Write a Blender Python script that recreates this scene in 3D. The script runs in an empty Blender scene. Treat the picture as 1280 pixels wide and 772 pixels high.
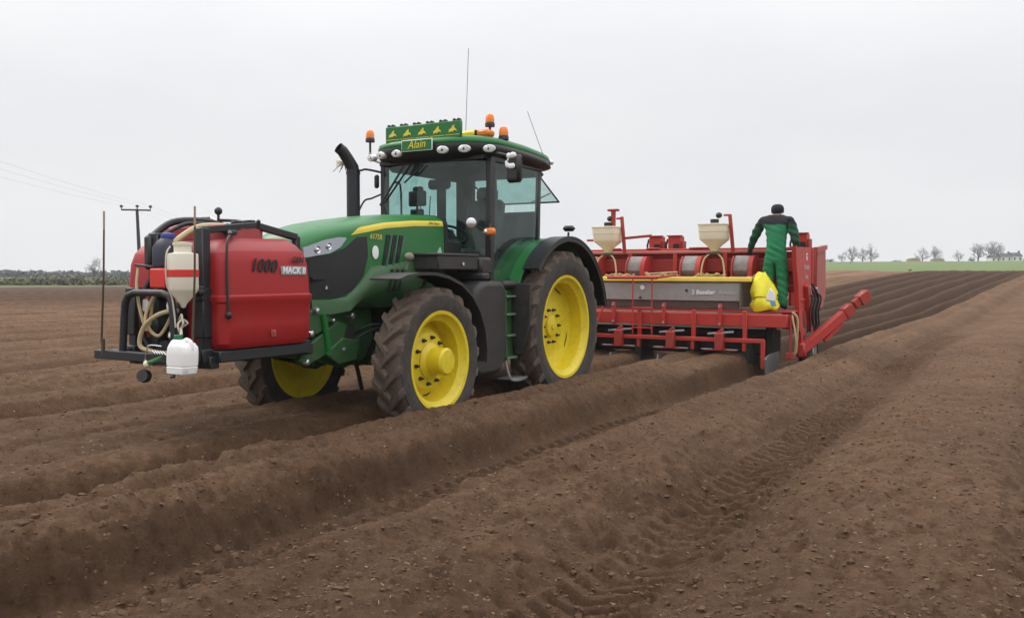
import bpy, bmesh, math, random
import numpy as np
from mathutils import Vector, Matrix
random.seed(7); np.random.seed(7)
SC = bpy.context.scene; COL = SC.collection
R = math.radians
# ------------------------------------------------------------------ camera, sky, sun, exposure
cam = bpy.data.cameras.new('camera'); camo = bpy.data.objects.new('camera', cam); COL.objects.link(camo)
cam.sensor_width = 36; cam.lens = 31.36; cam.clip_start = .05; cam.clip_end = 9000
camo.location = (0, 0, 1.63); camo.rotation_euler = (R(90 - 2.36), 0, 0)
SC.camera = camo
SC.render.resolution_x = 1024; SC.render.resolution_y = 617
SC.view_settings.view_transform = 'Standard'; SC.view_settings.look = 'None'
SC.view_settings.exposure = 0.0; SC.view_settings.gamma = 1; SC.view_settings.use_curve_mapping = False
SUN_EL, SUN_AZ = R(46), R(-62)        # overcast: a faint, very soft sun from the left, across the rows
wd = bpy.data.worlds.new('World'); SC.world = wd; wd.use_nodes = True
nt = wd.node_tree; nt.nodes.clear()
wo = nt.nodes.new('ShaderNodeOutputWorld'); bg = nt.nodes.new('ShaderNodeBackground')
sky = nt.nodes.new('ShaderNodeTexSky'); sky.sky_type = 'NISHITA'; sky.sun_disc = False
sky.sun_elevation = SUN_EL; sky.sun_rotation = SUN_AZ; sky.air_density = 1.0; sky.dust_density = 2.0
tc = nt.nodes.new('ShaderNodeTexCoord'); mp = nt.nodes.new('ShaderNodeMapping'); mp.inputs['Scale'].default_value = (1.3, 1.3, 4.0)
nz = nt.nodes.new('ShaderNodeTexNoise'); nz.inputs['Scale'].default_value = 2.2; nz.inputs['Detail'].default_value = 5
rp = nt.nodes.new('ShaderNodeValToRGB')
rp.color_ramp.elements[0].position = .3; rp.color_ramp.elements[0].color = (7.85, 7.95, 8.2, 1)
rp.color_ramp.elements[1].position = .7; rp.color_ramp.elements[1].color = (8.6, 8.65, 8.75, 1)
mx = nt.nodes.new('ShaderNodeMix'); mx.data_type = 'RGBA'; mx.inputs[0].default_value = .97   # cloud deck over the clear sky
nt.links.new(tc.outputs['Generated'], mp.inputs[0]); nt.links.new(mp.outputs[0], nz.inputs['Vector'])
nt.links.new(nz.outputs['Fac'], rp.inputs[0]); nt.links.new(sky.outputs[0], mx.inputs[6]); nt.links.new(rp.outputs[0], mx.inputs[7])
sx = nt.nodes.new('ShaderNodeSeparateXYZ'); nt.links.new(tc.outputs['Generated'], sx.inputs[0])
gz = nt.nodes.new('ShaderNodeMapRange'); gz.interpolation_type = 'SMOOTHSTEP'; gz.inputs[1].default_value = .12; gz.inputs[2].default_value = .95; gz.inputs[3].default_value = .85; gz.inputs[4].default_value = 2.2   # an overcast deck is brighter overhead
nt.links.new(sx.outputs[2], gz.inputs[0]); ml_ = nt.nodes.new('ShaderNodeVectorMath'); ml_.operation = 'SCALE'
nt.links.new(mx.outputs[2], ml_.inputs[0]); nt.links.new(gz.outputs[0], ml_.inputs['Scale']); nt.links.new(ml_.outputs[0], bg.inputs[0]); bg.inputs[1].default_value = .121
nt.links.new(bg.outputs[0], wo.inputs[0])
sl = bpy.data.lights.new('sun', 'SUN'); sl.energy = 1.4; sl.angle = R(28); sl.color = (1, .97, .92)
so = bpy.data.objects.new('sun', sl); COL.objects.link(so)
_d = Vector((math.sin(SUN_AZ) * math.cos(SUN_EL), math.cos(SUN_AZ) * math.cos(SUN_EL), math.sin(SUN_EL)))
so.rotation_euler = (-_d).to_track_quat('-Z', 'Y').to_euler()

# ------------------------------------------------------------------ the machine frame: x forward, y to the machine's left, z up
TA = R(240); TO = Vector((-.231, 11.93, 0))
TFX = Vector((math.cos(TA), math.sin(TA), 0)); TFY = Vector((-math.sin(TA), math.cos(TA), 0))
def LW(x, y, z=0): return TO + TFX * x + TFY * y + Vector((0, 0, z))

# ------------------------------------------------------------------ materials
def lin(r, g, b):
    f = lambda c: c / 12.92 if c <= .04045 else ((c + .055) / 1.055) ** 2.4
    return (f(r / 255), f(g / 255), f(b / 255), 1)
SOIL = (.115, .068, .043, 1)
def mat(name, col, rough=.5, metal=0, dirt=0.0, dirtcol=(.13, .085, .058, 1), dscale=5, var=.12, bump=0, bscale=60, coat=0, spec=.5):
    m = bpy.data.materials.new(name); m.use_nodes = True; t = m.node_tree; b = t.nodes['Principled BSDF']
    b.inputs['Roughness'].default_value = rough; b.inputs['Metallic'].default_value = metal
    b.inputs['Specular IOR Level'].default_value = spec
    if coat: b.inputs['Coat Weight'].default_value = coat; b.inputs['Coat Roughness'].default_value = .15
    c = t.nodes.new('ShaderNodeTexCoord')
    n = t.nodes.new('ShaderNodeTexNoise'); n.inputs['Scale'].default_value = dscale; n.inputs['Detail'].default_value = 7; n.inputs['Roughness'].default_value = .65
    t.links.new(c.outputs['Object'], n.inputs['Vector'])
    hv = t.nodes.new('ShaderNodeMix'); hv.data_type = 'RGBA'
    hv.inputs[6].default_value = tuple(v * (1 - var) for v in col[:3]) + (1,); hv.inputs[7].default_value = tuple(min(1, v * (1 + var)) for v in col[:3]) + (1,)
    t.links.new(n.outputs['Fac'], hv.inputs[0]); out = hv.outputs[2]
    if dirt:
        n2 = t.nodes.new('ShaderNodeTexNoise'); n2.inputs['Scale'].default_value = dscale * 2.3; n2.inputs['Detail'].default_value = 9; n2.inputs['Roughness'].default_value = .75
        t.links.new(c.outputs['Object'], n2.inputs['Vector'])
        mr = t.nodes.new('ShaderNodeMapRange'); mr.inputs[1].default_value = .62 - .42 * dirt; mr.inputs[2].default_value = .85 - .3 * dirt
        mr.inputs[3].default_value = dirt * .25; mr.inputs[4].default_value = min(1, .35 + dirt * .6)
        t.links.new(n2.outputs['Fac'], mr.inputs[0])
        dm = t.nodes.new('ShaderNodeMix'); dm.data_type = 'RGBA'; dm.inputs[7].default_value = dirtcol
        t.links.new(mr.outputs[0], dm.inputs[0]); t.links.new(out, dm.inputs[6]); out = dm.outputs[2]
        rm = t.nodes.new('ShaderNodeMapRange'); rm.inputs[3].default_value = rough; rm.inputs[4].default_value = .9
        t.links.new(mr.outputs[0], rm.inputs[0]); t.links.new(rm.outputs[0], b.inputs['Roughness'])
    t.links.new(out, b.inputs['Base Color'])
    if bump:
        n3 = t.nodes.new('ShaderNodeTexNoise'); n3.inputs['Scale'].default_value = bscale; n3.inputs['Detail'].default_value = 5
        t.links.new(c.outputs['Object'], n3.inputs['Vector'])
        bp = t.nodes.new('ShaderNodeBump'); bp.inputs['Strength'].default_value = bump; bp.inputs['Distance'].default_value = .01
        t.links.new(n3.outputs['Fac'], bp.inputs['Height']); t.links.new(bp.outputs[0], b.inputs['Normal'])
    return m
def glassmat(name, tint, refl=.12):
    m = bpy.data.materials.new(name); m.use_nodes = True; t = m.node_tree; t.nodes.clear()
    o = t.nodes.new('ShaderNodeOutputMaterial'); tr = t.nodes.new('ShaderNodeBsdfTransparent'); tr.inputs[0].default_value = tint
    g = t.nodes.new('ShaderNodeBsdfGlossy'); g.inputs['Roughness'].default_value = .06; g.inputs[0].default_value = (.85, .95, .92, 1)
    lw = t.nodes.new('ShaderNodeLayerWeight'); pw = t.nodes.new('ShaderNodeMath'); pw.operation = 'POWER'; pw.inputs[1].default_value = 4; t.links.new(lw.outputs['Facing'], pw.inputs[0])
    f = t.nodes.new('ShaderNodeMapRange'); f.inputs[3].default_value = .05; f.inputs[4].default_value = .6; t.links.new(pw.outputs[0], f.inputs[0])
    d = t.nodes.new('ShaderNodeBsdfDiffuse'); d.inputs[0].default_value = (.22, .24, .22, 1)
    c = t.nodes.new('ShaderNodeTexCoord'); n = t.nodes.new('ShaderNodeTexNoise'); n.inputs['Scale'].default_value = 5; n.inputs['Detail'].default_value = 8
    t.links.new(c.outputs['Object'], n.inputs['Vector'])
    mr = t.nodes.new('ShaderNodeMapRange'); mr.inputs[1].default_value = .4; mr.inputs[2].default_value = .8; mr.inputs[3].default_value = .02; mr.inputs[4].default_value = .2
    t.links.new(n.outputs['Fac'], mr.inputs[0])
    s = t.nodes.new('ShaderNodeMixShader'); s2 = t.nodes.new('ShaderNodeMixShader')
    t.links.new(mr.outputs[0], s2.inputs[0]); t.links.new(tr.outputs[0], s2.inputs[1]); t.links.new(d.outputs[0], s2.inputs[2])
    t.links.new(f.outputs[0], s.inputs[0]); t.links.new(s2.outputs[0], s.inputs[1]); t.links.new(g.outputs[0], s.inputs[2])
    t.links.new(s.outputs[0], o.inputs[0]); return m
M = dict(
    green=mat('green_paint', (.004, .15, .028, 1), .36, dirt=.22, coat=.1, var=.1, spec=.4),
    green_d=mat('green_paint_dusty', (.004, .092, .022, 1), .5, dirt=.42, var=.15),
    yellow=mat('yellow_paint', (.74, .58, .012, 1), .42, dirt=.3, var=.09, dirtcol=(.27, .19, .07, 1)),
    stripe=mat('yellow_stripe', (.74, .58, .05, 1), .4, dirt=.05),
    black=mat('black_plastic', (.016, .016, .017, 1), .5, dirt=.4, dirtcol=(.085, .068, .055, 1)),
    black_c=mat('black_trim', (.012, .012, .013, 1), .42, dirt=.08, dirtcol=(.08, .07, .06, 1)),
    grille=mat('grille_mesh', (.014, .014, .015, 1), .6, bump=.8, bscale=260),
    frame=mat('frame_paint', (.013, .016, .02, 1), .45, dirt=.2, dirtcol=(.09, .075, .06, 1)),
    chassis=mat('chassis_grime', (.012, .018, .014, 1), .7, dirt=.5, dirtcol=(.05, .035, .025, 1)),
    tyre=mat('tyre_rubber', (.03, .027, .025, 1), .88, dirt=.5, dirtcol=(.1, .082, .068, 1), dscale=4, bump=.5, bscale=40),
    lug=mat('tyre_tread', (.05, .04, .034, 1), .9, dirt=.9, dirtcol=(.13, .094, .068, 1), dscale=6, bump=.6, bscale=50),
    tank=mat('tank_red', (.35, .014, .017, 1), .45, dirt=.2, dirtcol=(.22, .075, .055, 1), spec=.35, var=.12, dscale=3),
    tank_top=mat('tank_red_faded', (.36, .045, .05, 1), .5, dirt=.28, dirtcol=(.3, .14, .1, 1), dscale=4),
    red=mat('red_paint', (.46, .022, .016, 1), .46, dirt=.38, dirtcol=(.2, .08, .05, 1), var=.15),
    red_d=mat('red_paint_dirty', (.36, .022, .015, 1), .55, dirt=.42, dirtcol=(.15, .075, .05, 1), var=.2),
    steel=mat('galvanised_steel', (.34, .35, .36, 1), .5, .55, dirt=.3, dirtcol=(.2, .17, .14, 1), var=.2),
    bin=mat('grey_bin_steel', (.36, .355, .345, 1), .6, .0, dirt=.25, dirtcol=(.17, .13, .1, 1), var=.15),
    chrome=mat('bright_metal', (.7, .7, .72, 1), .25, .9),
    poly=mat('white_polythene', (.72, .68, .56, 1), .5, dirt=.12, dirtcol=(.4, .32, .22, 1), var=.06),
    jug=mat('white_jug', (.82, .82, .8, 1), .4, var=.03),
    white=mat('white_paint', (.8, .8, .8, 1), .5, var=.04),
    cream=mat('cream_plastic', (.80, .72, .54, 1), .5, dirt=.1, dirtcol=(.45, .3, .18, 1), var=.06),
    orange=mat('orange_lens', (.85, .22, .02, 1), .2, var=.1),
    amber=mat('amber_lens', (.75, .2, .03, 1), .25),
    blue=mat('blue_plastic', (.03, .035, .22, 1), .5),
    navy=mat('navy_plastic', (.018, .018, .04, 1), .5, dirt=.15),
    redband=mat('red_band', (.62, .03, .02, 1), .5),
    hose=mat('hose_tan', (.5, .4, .22, 1), .6, dirt=.2),
    hose_k=mat('hose_black', (.012, .012, .012, 1), .5),
    rope=mat('rope', (.55, .5, .4, 1), .9),
    wood=mat('cane', (.08, .055, .035, 1), .8, var=.3),
    bag=mat('yellow_sack', (.8, .72, .02, 1), .45, var=.1, bump=.6, bscale=14, dirt=.04),
    glass=glassmat('cab_glass', (.56, .75, .72, 1)),
    screen=mat('screen', (.02, .03, .03, 1), .15),
    skin=mat('skin', (.42, .22, .15, 1), .5),
    cloth_g=mat('green_overall', (.012, .175, .068, 1), .85, var=.3, dscale=9, bump=.7, bscale=18),
    cloth_dg=mat('dark_green_sleeve', (.012, .07, .034, 1), .85, var=.3, dscale=9, bump=.7, bscale=18),
    cloth_k=mat('black_cloth', (.013, .012, .016, 1), .9, var=.3, dscale=9, bump=.6, bscale=20),
    glove=mat('dark_glove', (.02, .03, .025, 1), .8),
    potato=mat('seed_potato', (.4, .27, .12, 1), .8, var=.35, dscale=14),
    bark=mat('bark', (.09, .075, .065, 1), .9),
    twig=mat('twig', (.17, .155, .155, 1), .9),
    pole=mat('weathered_pole', (.05, .042, .036, 1), .9),
    ceramic=mat('insulator', (.02, .02, .022, 1), .3),
)
LENS = mat('lamp_lens', (.75, .76, .78, 1), .15, .3)

# ------------------------------------------------------------------ mesh building
class MB:
    def __init__(s): s.v = []; s.f = []; s.m = []; s.cur = 0
    def add(s, vs, fs):
        o = len(s.v); s.v += [tuple(p) for p in vs]
        for f in fs: s.f.append(tuple(o + i for i in f)); s.m.append(s.cur)
        return s
    def box(s, c, d, rot=None, bev=.006):
        hx, hy, hz = [max(x / 2, 1e-4) for x in d]; b = min(bev, .45 * min(d)); P = []; ix = {}
        for sx in (-1, 1):
            for sy in (-1, 1):
                for sz in (-1, 1):
                    for k in range(3):
                        p = [sx * (hx - b), sy * (hy - b), sz * (hz - b)]; p[k] = (sx * hx, sy * hy, sz * hz)[k]
                        ix[(sx, sy, sz, k)] = len(P); P.append(p)
        F = []
        g = lambda a, k: ix[(a[0], a[1], a[2], k)]
        for k in range(3):
            u, w = (k + 1) % 3, (k + 2) % 3
            for sg in (-1, 1):
                q = []
                for (su, sw) in ((-1, -1), (1, -1), (1, 1), (-1, 1)):
                    a = [0, 0, 0]; a[k] = sg; a[u] = su; a[w] = sw; q.append(g(a, k))
                F.append(q if sg > 0 else q[::-1])
            for su in (-1, 1):
                for sw in (-1, 1):
                    a = [0, 0, 0]; a[u] = su; a[w] = sw; a1 = a[:]; a1[k] = -1; a2 = a[:]; a2[k] = 1
                    q = [g(a1, u), g(a2, u), g(a2, w), g(a1, w)]; F.append(q if su * sw < 0 else q[::-1])
        for sx in (-1, 1):
            for sy in (-1, 1):
                for sz in (-1, 1):
                    q = [g((sx, sy, sz), 0), g((sx, sy, sz), 1), g((sx, sy, sz), 2)]; F.append(q if sx * sy * sz > 0 else q[::-1])
        if rot is not None: P = [rot @ Vector(p) for p in P]
        return s.add([(p[0] + c[0], p[1] + c[1], p[2] + c[2]) for p in P], F)
    def b6(s, x0, x1, y0, y1, z0, z1, bev=.006):
        return s.box(((x0 + x1) / 2, (y0 + y1) / 2, (z0 + z1) / 2), (x1 - x0, y1 - y0, z1 - z0), None, bev)
    def bar(s, a, b, w, h, up=(0, 0, 1), bev=.005):
        a, b = Vector(a), Vector(b); d = b - a; L = d.length; d.normalize(); u = Vector(up)
        if abs(d.dot(u)) > .98: u = Vector((1, 0, 0))
        y = u.cross(d).normalized(); z = d.cross(y); m = Matrix((d, y, z)).transposed()
        return s.box((a + b) / 2, (L, w, h), m, bev)
    def tube(s, pts, r, n=8, sm=0, cap=True, closed=False):
        pts = [Vector(p) for p in pts]
        if sm:
            q = []; N = len(pts)
            for i in range(N - 1):
                p0, p1, p2, p3 = pts[max(i - 1, 0)], pts[i], pts[i + 1], pts[min(i + 2, N - 1)]
                for k in range(sm):
                    t = k / sm; q.append(.5 * ((2 * p1) + (p2 - p0) * t + (2 * p0 - 5 * p1 + 4 * p2 - p3) * t * t + (3 * p1 - p0 - 3 * p2 + p3) * t ** 3))
            pts = q + [pts[-1]]
        N = len(pts); rr = r if isinstance(r, (list, tuple)) else [r] * N
        if len(rr) != N: rr = [rr[0] + (rr[-1] - rr[0]) * i / (N - 1) for i in range(N)]
        V = []; F = []; pu = None
        for i, p in enumerate(pts):
            t = (pts[min(i + 1, N - 1)] - pts[max(i - 1, 0)]).normalized()
            if pu is None:
                pu = Vector((0, 0, 1)) if abs(t.z) < .9 else Vector((1, 0, 0))
            u = (pu - t * pu.dot(t)).normalized(); pu = u; w = t.cross(u)
            for k in range(n):
                a = 2 * math.pi * k / n; V.append(p + (u * math.cos(a) + w * math.sin(a)) * rr[i])
        for i in range(N - 1):
            for k in range(n): F.append((i * n + k, i * n + (k + 1) % n, (i + 1) * n + (k + 1) % n, (i + 1) * n + k))
        if cap: F.append(tuple(range(n))[::-1]); F.append(tuple((N - 1) * n + k for k in range(n)))
        return s.add(V, F)
    def lathe(s, prof, o=(0, 0, 0), ax=(0, 0, 1), n=32, cap=True):
        o = Vector(o); ax = Vector(ax).normalized(); u = Vector((1, 0, 0)) if abs(ax.x) < .9 else Vector((0, 1, 0))
        u = (u - ax * u.dot(ax)).normalized(); w = ax.cross(u); V = []; F = []; N = len(prof)
        for (r, h) in prof:
            for k in range(n):
                a = 2 * math.pi * k / n; V.append(o + ax * h + (u * math.cos(a) + w * math.sin(a)) * max(r, 1e-4))
        for i in range(N - 1):
            for k in range(n): F.append((i * n + k, i * n + (k + 1) % n, (i + 1) * n + (k + 1) % n, (i + 1) * n + k))
        if cap: F.append(tuple(range(n))[::-1]); F.append(tuple((N - 1) * n + k for k in range(n)))
        return s.add(V, F)
    def ball(s, c, r, n=12, sc=(1, 1, 1)):
        V = []; F = []; h = n // 2 + 1
        for i in range(h + 1):
            t = math.pi * i / h
            for k in range(n):
                a = 2 * math.pi * k / n; rr = max(math.sin(t), 1e-3)
                V.append((c[0] + r * sc[0] * rr * math.cos(a), c[1] + r * sc[1] * rr * math.sin(a), c[2] - r * sc[2] * math.cos(t)))
        for i in range(h):
            for k in range(n): F.append((i * n + k, i * n + (k + 1) % n, (i + 1) * n + (k + 1) % n, (i + 1) * n + k))
        return s.add(V, F)
    def prism(s, poly, a, b, plane='xz'):
        """2D polygon extruded between a and b along the third axis"""
        ar = sum(poly[i][0] * poly[(i + 1) % len(poly)][1] - poly[(i + 1) % len(poly)][0] * poly[i][1] for i in range(len(poly)))
        if ar < 0: poly = poly[::-1]
        n = len(poly)
        put = {'xz': lambda p, t: (p[0], t, p[1]), 'xy': lambda p, t: (p[0], p[1], t), 'yz': lambda p, t: (t, p[0], p[1])}[plane]
        V = [put(p, a) for p in poly] + [put(p, b) for p in poly]
        F = [tuple(range(n))[::-1], tuple(range(n, 2 * n))] + [(i, (i + 1) % n, n + (i + 1) % n, n + i) for i in range(n)]
        if plane == 'xz': F = [f[::-1] for f in F]
        if b < a: F = [f[::-1] for f in F]
        return s.add(V, F)
    def loft(s, secs, closed=True, cap=True):
        n = len(secs[0]); V = [p for q in secs for p in q]; F = []
        for i in range(len(secs) - 1):
            for k in range(n if closed else n - 1):
                F.append((i * n + k, i * n + (k + 1) % n, (i + 1) * n + (k + 1) % n, (i + 1) * n + k))
        if cap and closed: F.append(tuple(range(n))[::-1]); F.append(tuple((len(secs) - 1) * n + k for k in range(n)))
        return s.add(V, F)
    def strip(s, prof, a, b, th, plane='xz'):
        """an open polyline given thickness th and extruded a..b: sheet metal"""
        P = [Vector(p) for p in prof]; off = []
        for i in range(len(P)):
            t = (P[min(i + 1, len(P) - 1)] - P[max(i - 1, 0)]).normalized(); off.append(P[i] + Vector((-t.y, t.x)) * th)
        return s.prism([tuple(p) for p in P] + [tuple(p) for p in off[::-1]], a, b, plane)
    def mirror(s):
        o = MB(); o.v = [(x, -y, z) for x, y, z in s.v]; o.f = [f[::-1] for f in s.f]; o.m = s.m[:]; return o
    def both(s):
        m = s.mirror(); n = len(s.v); s.v += m.v; s.f += [tuple(i + n for i in f) for f in m.f]; s.m += m.m; return s
    def build(s, name, mats, parent=None, off=(0, 0, 0), bevel=0, ang=38, recalc=False, seg=2):
        me = bpy.data.meshes.new(name)
        me.from_pydata([(x - off[0], y - off[1], z - off[2]) for x, y, z in s.v], [], s.f)
        if recalc:
            bm = bmesh.new(); bm.from_mesh(me); bmesh.ops.recalc_face_normals(bm, faces=bm.faces); bm.to_mesh(me); bm.free()
        for m in (mats if isinstance(mats, (list, tuple)) else [mats]): me.materials.append(m)
        if any(s.m): me.polygons.foreach_set('material_index', s.m)
        me.polygons.foreach_set('use_smooth', [True] * len(me.polygons)); me.set_sharp_from_angle(angle=R(ang)); me.update()
        o = bpy.data.objects.new(name, me); COL.objects.link(o)
        if parent is not None: o.parent = parent
        if bevel:
            b = o.modifiers.new('bevel', 'BEVEL'); b.width = bevel; b.segments = seg; b.limit_method = 'ANGLE'; b.angle_limit = R(35)
            b.harden_normals = False
        return o
def _split(s):
    par = list(range(len(s.v)))
    def find(i):
        while par[i] != i: par[i] = par[par[i]]; i = par[i]
        return i
    for f in s.f:
        r = find(f[0])
        for i in f[1:]: par[find(i)] = r
    groups = {}
    for f, m in zip(s.f, s.m): groups.setdefault(find(f[0]), []).append((f, m))
    out = []
    for g in groups.values():
        o = MB(); mp_ = {}
        for f, m in g:
            q = []
            for i in f:
                if i not in mp_: mp_[i] = len(o.v); o.v.append(s.v[i])
                q.append(mp_[i])
            o.f.append(tuple(q)); o.m.append(m)
        out.append(o)
    return out
def build_each(s, name, mats, parent=None, off=(0, 0, 0), **k):
    """one object per loose piece"""
    return [o.build(name, mats, parent, off, **k) for o in _split(s)]
def tag(o, label=None, cat=None, group=None, kind=None):
    if label: o['label'] = label
    if cat: o['category'] = cat
    if group: o['group'] = group
    if kind: o['kind'] = kind
    return o
def empty(name, loc, rz=0):
    o = bpy.data.objects.new(name, None); COL.objects.link(o); o.location = loc; o.rotation_euler = (0, 0, rz); o.empty_display_size = .2; return o
def copy_tree(o, parent=None):
    c = o.copy(); COL.objects.link(c)
    if parent is not None: c.parent = parent
    for ch in list(o.children): copy_tree(ch, c)
    return c
def text_mesh(name, body, size, mtx, m, parent, ext=.002, shear=0, off=(0, 0, 0), bold=0):
    cu = bpy.data.curves.new(name, 'FONT'); cu.body = body; cu.size = size; cu.extrude = ext; cu.shear = shear; cu.offset = bold
    cu.align_x = 'CENTER'; cu.align_y = 'CENTER'; cu.resolution_u = 3
    t = bpy.data.objects.new(name + '_tmp', cu); COL.objects.link(t)
    dg = bpy.context.evaluated_depsgraph_get(); me = bpy.data.meshes.new_from_object(t.evaluated_get(dg)); bpy.data.objects.remove(t)
    me.transform(Matrix.Translation(Vector((-off[0], -off[1], -off[2]))) @ mtx)
    me.materials.clear(); me.materials.append(m); me.name = name
    o = bpy.data.objects.new(name, me); COL.objects.link(o); o.parent = parent; return o
def side_mtx(c, n=1, tilt=0):
    """text on the machine's left side (facing +y), reading along -x"""
    return Matrix.Translation(c) @ Matrix(((-1, 0, 0, 0), (0, 0, 1, 0), (0, 1, 0, 0), (0, 0, 0, 1))) @ Matrix.Rotation(tilt, 4, 'Z')
def front_mtx(c, tilt=0):
    """text on a surface facing forward (+x), reading along +y"""
    return Matrix.Translation(c) @ Matrix(((0, 0, 1, 0), (1, 0, 0, 0), (0, 1, 0, 0), (0, 0, 0, 1))) @ Matrix.Rotation(tilt, 4, 'Z')
# ------------------------------------------------------------------ the ground: one sheet, ridged field, out to the horizon
def _hash(ix, iy, sd):
    h = (ix.astype(np.int64) * 374761393 + iy.astype(np.int64) * 668265263 + sd * 144665) & 0xffffffff
    h = ((h ^ (h >> 13)) * 1274126177) & 0xffffffff
    return ((h ^ (h >> 16)) & 0xffff) / 65535.0
def vnoise(x, y, sd=0):
    ix = np.floor(x); iy = np.floor(y); fx = x - ix; fy = y - iy; fx = fx * fx * (3 - 2 * fx); fy = fy * fy * (3 - 2 * fy)
    a = _hash(ix, iy, sd); b = _hash(ix + 1, iy, sd); c = _hash(ix, iy + 1, sd); d = _hash(ix + 1, iy + 1, sd)
    return (a + (b - a) * fx + (c - a) * fy + (a - b - c + d) * fx * fy) * 2 - 1
def sst(x, a, b):
    t = np.clip((x - a) / (b - a), 0, 1); return t * t * (3 - 2 * t)
def to_local(X, Y):
    dx = X - TO.x; dy = Y - TO.y
    return dx * TFX.x + dy * TFX.y, dx * TFY.x + dy * TFY.y
def base_z(X, Y):
    hill = 1.42 * sst(Y, 20, 60) * sst(X, 2, 15)
    d = np.sqrt(X * X + Y * Y)
    far = sst(X / np.maximum(d, 1), .1, .3) * (sst(d, 95, 330) * 3.6 + np.maximum(d - 330, 0) * .002)
    return hill + far
PROF = np.array([  # lateral position -> height of beds and wheelings beside the tractor (planting side)
    (-.98, -.03), (-.86, -.02), (-.76, .17), (-.65, .265), (-.4, .26), (-.15, .2), (.1, .25), (.3, .265), (.45, .22), (.55, .06), (.66, -.05), (.9, -.04), (1.08, -.03),
    (1.16, .13), (1.22, .30), (1.31, .345), (1.46, .265), (1.56, .295), (1.67, .34), (1.79, .30), (1.88, .24), (1.95, .13), (2.0, .01), (2.06, -.05), (2.2, -.03), (2.45, .02), (2.72, .0), (2.94, .0), (3.03, .14), (3.11, .27), (3.2, .31), (3.32, .295), (3.48, .225), (3.6, .26), (3.72, .31), (3.88, .28), (4.04, .20), (4.16, .11), (4.28, .08),
    (4.62, .09), (4.78, .125), (5.0, .2), (5.3, .25), (5.55, .235), (5.8, .255), (6.05, .24), (6.25, .14), (6.4, .1), (6.75, .1), (6.95, .16), (7.3, .26), (8.0, .26), (8.3, .1), (8.6, .1), (9, .25), (12, .2)])
def prof_at(y):
    w = .035; return (np.interp(y - w, PROF[:, 0], PROF[:, 1]) + np.interp(y, PROF[:, 0], PROF[:, 1]) * 2 + np.interp(y + w, PROF[:, 0], PROF[:, 1])) / 4
def bend_at(x):
    t = np.maximum(0, -x - 6); return .08 * (t - 6 * (1 - np.exp(-t / 6)))
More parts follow.
